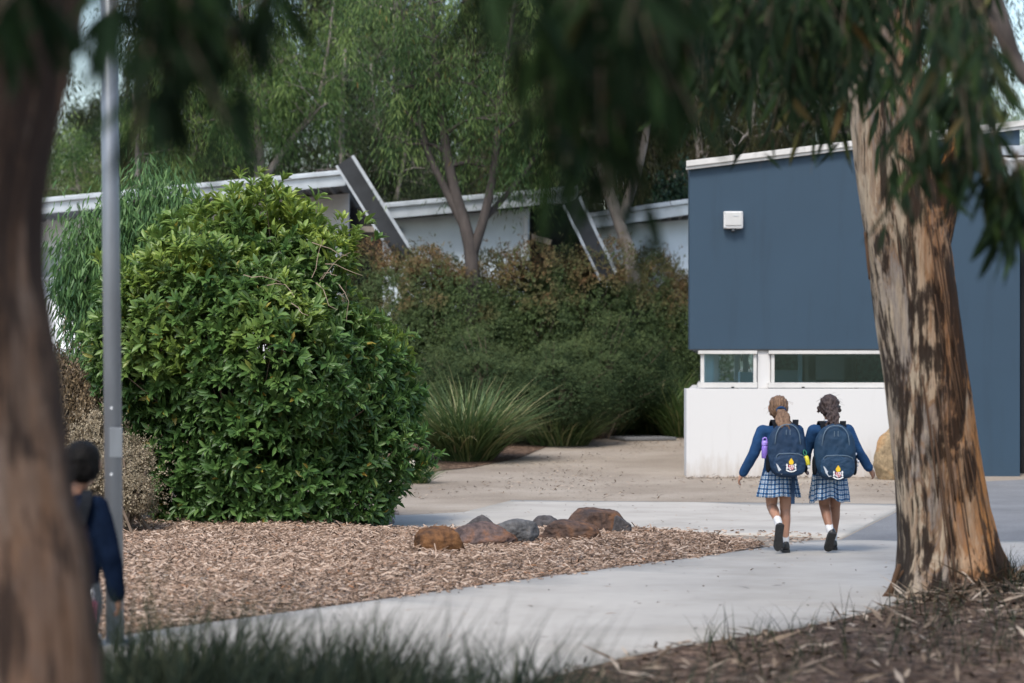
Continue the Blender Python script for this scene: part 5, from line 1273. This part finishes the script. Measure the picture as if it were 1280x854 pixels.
def hair_pony(t, J):
    c = J['head']; o = lambda x, y, z: c + Vector((x, y, z))
    rip = lambda v: v + (v - c).normalized() * (.0035 * math.sin(math.atan2(v.x - c.x, v.z - c.z + .12) * 46 + 4 * noise.noise(v * 20)) + .004 * noise.noise(v * 30))
    h = blob('hair', [[(o(0, -.018, .028), (.081, .088, .083)), (o(0, -.03, -.02), (.078, .070, .06))], [(o(0, -.03, -.02), (.074, .070, .06)), (o(0, -.045, -.055), (.05, .045, .02))]], .006, 3, M['hair_brown'], t, rip)
    b = o(.012, -.108, -.018); wav = lambda k, ph: b + Vector((.010 * math.sin(k * 1.9 + ph) + .003 * k, -.012 - .014 * math.sin(k * .5) - .022 * k, -.028 * k))
    H = []
    for q in range(5):
        off = Vector(((q - 2) * .011, -.004 * (q % 2), 0)); pts = [wav(k, q * 1.3) + off * (1 + .28 * k) for k in range(6)]; H += chain(pts, [.017, .021, .022, .020, .016, .006])
    blob('ponytail', H, .005, 1, M['hair_brown'], h, lambda v: v + Vector((noise.noise(v * 60), 0, noise.noise(v * 55))) * .006)
    mb = MB(); mb.tube([b + Vector((.030 * math.cos(a), .004 * math.sin(a * 3) + .006, .022 * math.sin(a) + .006)) for a in np.linspace(0, 6.283, 25)], .011, 8); mb.build('hair_tie', M['blazer'], h, True); stray(h, c, M['hair_brown'], 12, 3, .4)

def hair_curly(t, J):
    c = J['head']; o = lambda x, y, z: c + Vector((x, y, z))
    H = [[(o(0, -.018, .028), (.083, .088, .083)), (o(0, -.032, -.02), (.080, .068, .055))]]
    g = np.random.default_rng(77)
    h = blob('hair', H + [[(o(sx * .08, .0, .0), .018), (o(sx * .085, .005, -.03), .013)] for sx in (-1, 1)], .006, 2, M['hair_dark'], t, lambda v: v + (v - c).normalized() * (.007 * noise.noise(v * 38) + .003 * math.sin(math.atan2(v.x - c.x, v.z - c.z + .1) * 30)))
    H = []
    for q in range(24):
        a = g.uniform(0, 6.28); r = g.uniform(.0, .034); x0 = o(.004 + math.cos(a) * r, -.10 + math.sin(a) * r * .6, -.005 + g.uniform(-.01, .025)); n = int(g.integers(5, 10)); pts = []
        for k in range(n): pts.append(x0 + Vector((math.cos(a) * .006 * k * .6 + .011 * math.sin(k * 2.0 + q), -.008 - .013 * k + .008 * math.cos(k * 2.0 + q), -.0205 * k)))
        H += chain(pts, list(np.linspace(.013, .007, n)))
    blob('ponytail', H, .0048, 1, M['hair_dark'], h, lambda v: v + Vector((noise.noise(v * 70), noise.noise(v * 66), noise.noise(v * 60))) * .006); stray(h, c, M['hair_dark'], 18, 4, .3)

V3 = Vector
def girls():
    D0 = 19.37; sc_ = F / D0
    J1 = dict(head=V3((-.004, .035, 1.150)), neck=V3((0, .01, 1.045)), chest=V3((.004, 0, .90)), waist=V3((.004, 0, .74)), pelvis=V3((.002, 0, .645)), hs=1.0,
              shl=V3((-.135, 0, .968)), ell=V3((-.205, -.035, .795)), wrl=V3((-.290, .015, .632)), shr=V3((.142, 0, .968)), elr=V3((.19, .02, .79)), wrr=V3((.140, .09, .645)),
              hpl=V3((-.062, 0, .60)), knl=V3((-.052, .07, .365)), anl=V3((-.024, -.165, .25)), heell=V3((-.016, -.228, .236)), toel=V3((-.030, -.155, .020)), upl=V3((0, .94, .32)),
              hpr=V3((.058, 0, .60)), knr=V3((.052, .03, .345)), anr=V3((.048, .0, .085)), heelr=V3((.050, -.045, .004)), toer=V3((.060, .155, .004)), upr=V3((0, 0, 1)),
              palml=V3((1, -.2, 0)), sockl=.05, sockr=.055)
    x1 = W(974, 0, D0).x
    girl('schoolgirl with light brown ponytail, blue blazer and checked skirt, left arm out', x1, D0, J1, M['skin_a'], hair_pony, .585, (.66, .446, (.128, .10), (.168, .140), .006, 1), 0)
    b1 = backpack('navy school backpack with crest and hanging strap on the ponytailed girl', (x1 + .042, D0 - .088, .024 + .605), .292, .435, .15, M['pack'], (.022, .105), 0, True, 1)
    J2 = dict(head=V3((.000, .03, 1.158)), neck=V3((0, .01, 1.05)), chest=V3((.01, 0, .905)), waist=V3((.014, 0, .745)), pelvis=V3((.012, 0, .65)), hs=1.0,
              shl=V3((-.128, 0, .972)), ell=V3((-.182, .03, .80)), wrl=V3((-.175, .13, .69)), shr=V3((.142, 0, .972)), elr=V3((.222, -.03, .81)), wrr=V3((.318, .01, .672)),
              hpl=V3((-.05, 0, .61)), knl=V3((-.035, .045, .37)), anl=V3((-.012, -.115, .185)), heell=V3((.004, -.172, .165)), toel=V3((-.022, -.045, .008)), upl=V3((0, .80, .55)),
              hpr=V3((.065, 0, .61)), knr=V3((.062, .13, .37)), anr=V3((.060, .235, .095)), heelr=V3((.060, .205, .006)), toer=V3((.072, .405, .012)), upr=V3((0, 0, 1)),
              palmr=V3((-.3, .6, -.5)), thumbr=V3((-.5, .3, .6)), sockl=.075, sockr=.06)
    x2 = W(1037, 0, D0).x
    girl('schoolgirl with dark curly ponytail, blue blazer and checked skirt, right arm out', x2, D0, J2, M['skin_b'], hair_curly, .59, (.665, .420, (.128, .10), (.150, .135), .018, 2), 0)
    b2 = backpack('navy school backpack with crest and side charms on the curly haired girl', (x2 + .018, D0 - .088, .024 + .585), .315, .445, .155, M['pack2'], (.012, .068), 0, False, 5)
    # bottle in the side pocket
    t = thing('drink_bottle', 'purple drink bottle in the side pocket of the left backpack', 'bottle', (x1 - .128, D0 - .125, .78)); mb = MB()
    mb.tube([(0, 0, 0), (0, 0, .004), (0, 0, .085), (0, 0, .10)], [.022, .027, .027, .023], 16); mb.build('flask', M['purple'], t, True)
    mb = MB(); mb.tube([(0, 0, .10), (0, 0, .105), (0, 0, .130), (0, 0, .142)], [.024, .0265, .026, .017], 16); mb.build('lid', M['lilac'], t, True)
    mb = MB(); mb.tube(catmull([(-.018, 0, .138), (-.012, -.004, .160), (.008, -.004, .163), (.018, 0, .14)], 4), .006, 6); mb.build('carry_loop', M['lilac'], t, True)
    t = thing('sanitiser_bottle', 'small yellow bottle clipped to the right side of the left backpack', 'bottle', (x1 + .208, D0 - .235, .715), 0); t.rotation_euler = (0, R(-14), 0); mb = MB()
    mb.tube([(0, 0, .018), (0, 0, .022), (0, 0, .08), (0, 0, .092)], [.015, .019, .019, .012], 12); mb.build('flask', M['yellow'], t, True)
    mb = MB(); mb.tube([(0, 0, -.012), (0, 0, .018)], [.010, .012], 10); mb.build('lid', M['c_white'], t, True)
    mb = MB(); mb.tube(catmull([(0, 0, .09), (-.014, 0, .115), (-.004, 0, .14), (.010, 0, .118), (0, 0, .09)], 4), .004, 6); mb.build('clip', M['clip_green'], t, True)
    t = thing('key_charm', 'cluster of pale charms hanging beside the right backpack', 'charm', (x2 + .195, D0 - .14, .76)); mb = MB(); g = np.random.default_rng(9)
    mb.tube([(-.012, 0, .10), (0, 0, .03)], .003, 5); mb.build('cord', M['strap'], t)
    for k in range(5):
        mb = MB(); c = V3((g.normal(0, .010), g.normal(0, .006), .055 - .03 * k)); mb.tube([c + V3((0, -.008, 0)), c, c + V3((0, .008, 0))], [.008, .014, .008], 8); mb.build('charm', M['charm'], t, True)
M['clip_green'] = simple('green_clip', (.03, .22, .14), .4, .1, 10)
girls()

def child():
    d = 10.5; b = Vector((W(88, 0, d).x, d, .02)); s = F / d
    t = thing('person', 'dark haired child in a navy jumper half hidden behind the left trunk', 'person', b)
    J = dict(head=V3((.05, .02, 1.055)), neck=V3((.03, 0, .95)), chest=V3((0, 0, .81)), waist=V3((0, 0, .66)), pelvis=V3((0, 0, .56)), hs=1.02,
             shl=V3((-.13, 0, .88)), ell=V3((-.18, .03, .70)), wrl=V3((-.17, .10, .56)), shr=V3((.115, -.01, .875)), elr=V3((.175, -.03, .68)), wrr=V3((.205, -.02, .50)),
             hpl=V3((-.06, 0, .52)), knl=V3((-.06, .08, .30)), anl=V3((-.06, .02, .08)), heell=V3((-.06, -.03, .0)), toel=V3((-.06, .16, .0)), upl=V3((0, 0, 1)),
             hpr=V3((.06, 0, .52)), knr=V3((.06, .0, .30)), anr=V3((.06, -.08, .08)), heelr=V3((.06, -.13, .0)), toer=V3((.065, .06, .0)), upr=V3((0, 0, 1)))
    blob('body', person_body(J, M['skin_b'], .88), .0058, 4, M['skin_b'], t)
    c = J['chest']
    H = [[(c + V3((0, 0, .08)), (.105, .06, .03)), (c, (.13, .088, .06))], [(c, (.13, .088, .06)), (J['pelvis'] + V3((0, 0, -.02)), (.135, .098, .03))], [(c + V3((.01, 0, .09)), (.055, .05, .02)), (J['neck'] + V3((0, 0, -.02)), (.05, .048, .012))]]
    for sd in ('l', 'r'):
        H += chain([J['sh' + sd], J['el' + sd], J['wr' + sd]], [.056, .050, .042]); H += [[(J['sh' + sd], .054), (c + V3((0, 0, .05)), (.09, .07, .04))]]
    blob('jumper', H, .008, 5, M['navy'], t, lambda v: v + Vector((noise.noise(v * 14), noise.noise(v * 14 + V3((7, 0, 0))), 0)) * .006)
    blob('shorts', [[(J['pelvis'], (.13, .10, .06)), (J['hpl'] + V3((0, .02, -.05)), .085)], [(J['pelvis'], (.13, .10, .06)), (J['hpr'] + V3((0, 0, -.05)), .085)], [(J['hpl'] + V3((0, .02, -.05)), .085), (J['knl'] + V3((0, 0, .07)), .072)], [(J['hpr'] + V3((0, 0, -.05)), .085), (J['knr'] + V3((0, 0, .07)), .072)]], .009, 3, M['shorts'], t)
    hc = J['head']; o = lambda x, y, z: hc + V3((x, y, z))
    blob('hair', [[(o(0, -.015, .03), (.084, .092, .085)), (o(0, -.03, -.03), (.080, .068, .05))], [(o(0, .03, .055), (.07, .06, .05)), (o(0, -.02, .04), (.08, .08, .07))]], .007, 2, M['hair_black'], t, lambda v: v + (v - hc).normalized() * .006 * noise.noise(v * 40))
    for sd in ('l', 'r'):
        dd = (J['kn' + sd] - J['an' + sd]).normalized(); blob('sock', [[(J['an' + sd] + dd * .08, .034), (J['an' + sd], .032)]], .008, 1, M['sock'], t); shoe('shoe', J['heel' + sd], J['toe' + sd], J['up' + sd], t)
    mb = MB(); pts = catmull([(.06, -.085, .80), (.085, -.085, .90), (.075, -.02, .945), (.07, .06, .90), (.07, .10, .80)], 4); V = []
    for p in pts: V += [p + V3((-.022, 0, 0)), p + V3((.022, 0, 0)), p + V3((.022, -.006, .006)), p + V3((-.022, -.006, .006))]
    n = len(pts); mb.add(V, [(4 * i + k, 4 * i + (k + 1) % 4, 4 * i + 4 + (k + 1) % 4, 4 * i + 4 + k) for i in range(n - 1) for k in range(4)]); mb.build('bag_strap', M['strap'], t)
    # small pink bag carried low beside the child
    p = W(117, 760, d - .15); bt = thing('bag', 'small pink bag hanging low beside the dark haired child', 'bag', (p.x, p.y, p.z - .08)); mb = MB()
    mb.box((0, 0, .06), (.03, .07, .10)); mb.build('pouch', M['pink'], bt, False, .012)
    mb = MB(); mb.tube(catmull([(0, -.02, .105), (0, -.015, .15), (0, .015, .15), (0, .02, .105)], 4), .006, 6); mb.build('handle', M['c_white'], bt, True)
child()

# ------------------------------------------------------------------ light, camera, render
SUN_EL, SUN_AZ = R(54), R(200)          # azimuth: clockwise from +Y; behind the camera, to its left
w = bpy.data.worlds.new('World'); sc.world = w; w.use_nodes = True
nt = w.node_tree; bg = nt.nodes['Background']
sky = nt.nodes.new('ShaderNodeTexSky'); sky.sky_type = 'NISHITA'; sky.sun_disc = False
sky.sun_elevation = SUN_EL; sky.sun_rotation = SUN_AZ; sky.air_density = 1.25; sky.dust_density = 2.3; sky.ozone_density = 1.8
nt.links.new(sky.outputs[0], bg.inputs[0]); bg.inputs[1].default_value = .115
sl = bpy.data.lights.new('sun', 'SUN'); sl.energy = 1.5; sl.angle = R(15); sl.color = (1, .945, .865)
so = bpy.data.objects.new('sun', sl); COL.objects.link(so)
dirv = Vector((math.sin(SUN_AZ) * math.cos(SUN_EL), math.cos(SUN_AZ) * math.cos(SUN_EL), math.sin(SUN_EL)))
so.rotation_euler = dirv.to_track_quat('Z', 'Y').to_euler(); so.location = dirv * 60

cam = bpy.data.cameras.new('camera'); co = bpy.data.objects.new('camera', cam); COL.objects.link(co)
co.location = (0, 0, CAM_H); co.rotation_euler = (R(90), 0, 0)
cam.sensor_width = 36; cam.lens = 85; cam.shift_y = (HOR - 427) / 1280
cam.clip_start = .1; cam.clip_end = 5000
cam.dof.use_dof = True; cam.dof.focus_distance = 22.0; cam.dof.aperture_fstop = 2.1; cam.dof.aperture_blades = 9
sc.camera = co
sc.view_settings.view_transform = 'Standard'; sc.view_settings.look = 'None'; sc.view_settings.gamma = 1; sc.view_settings.use_curve_mapping = False
sc.view_settings.exposure = 1.22
sc.cycles.max_bounces = 6; sc.cycles.transparent_max_bounces = 8; sc.cycles.use_denoising = True
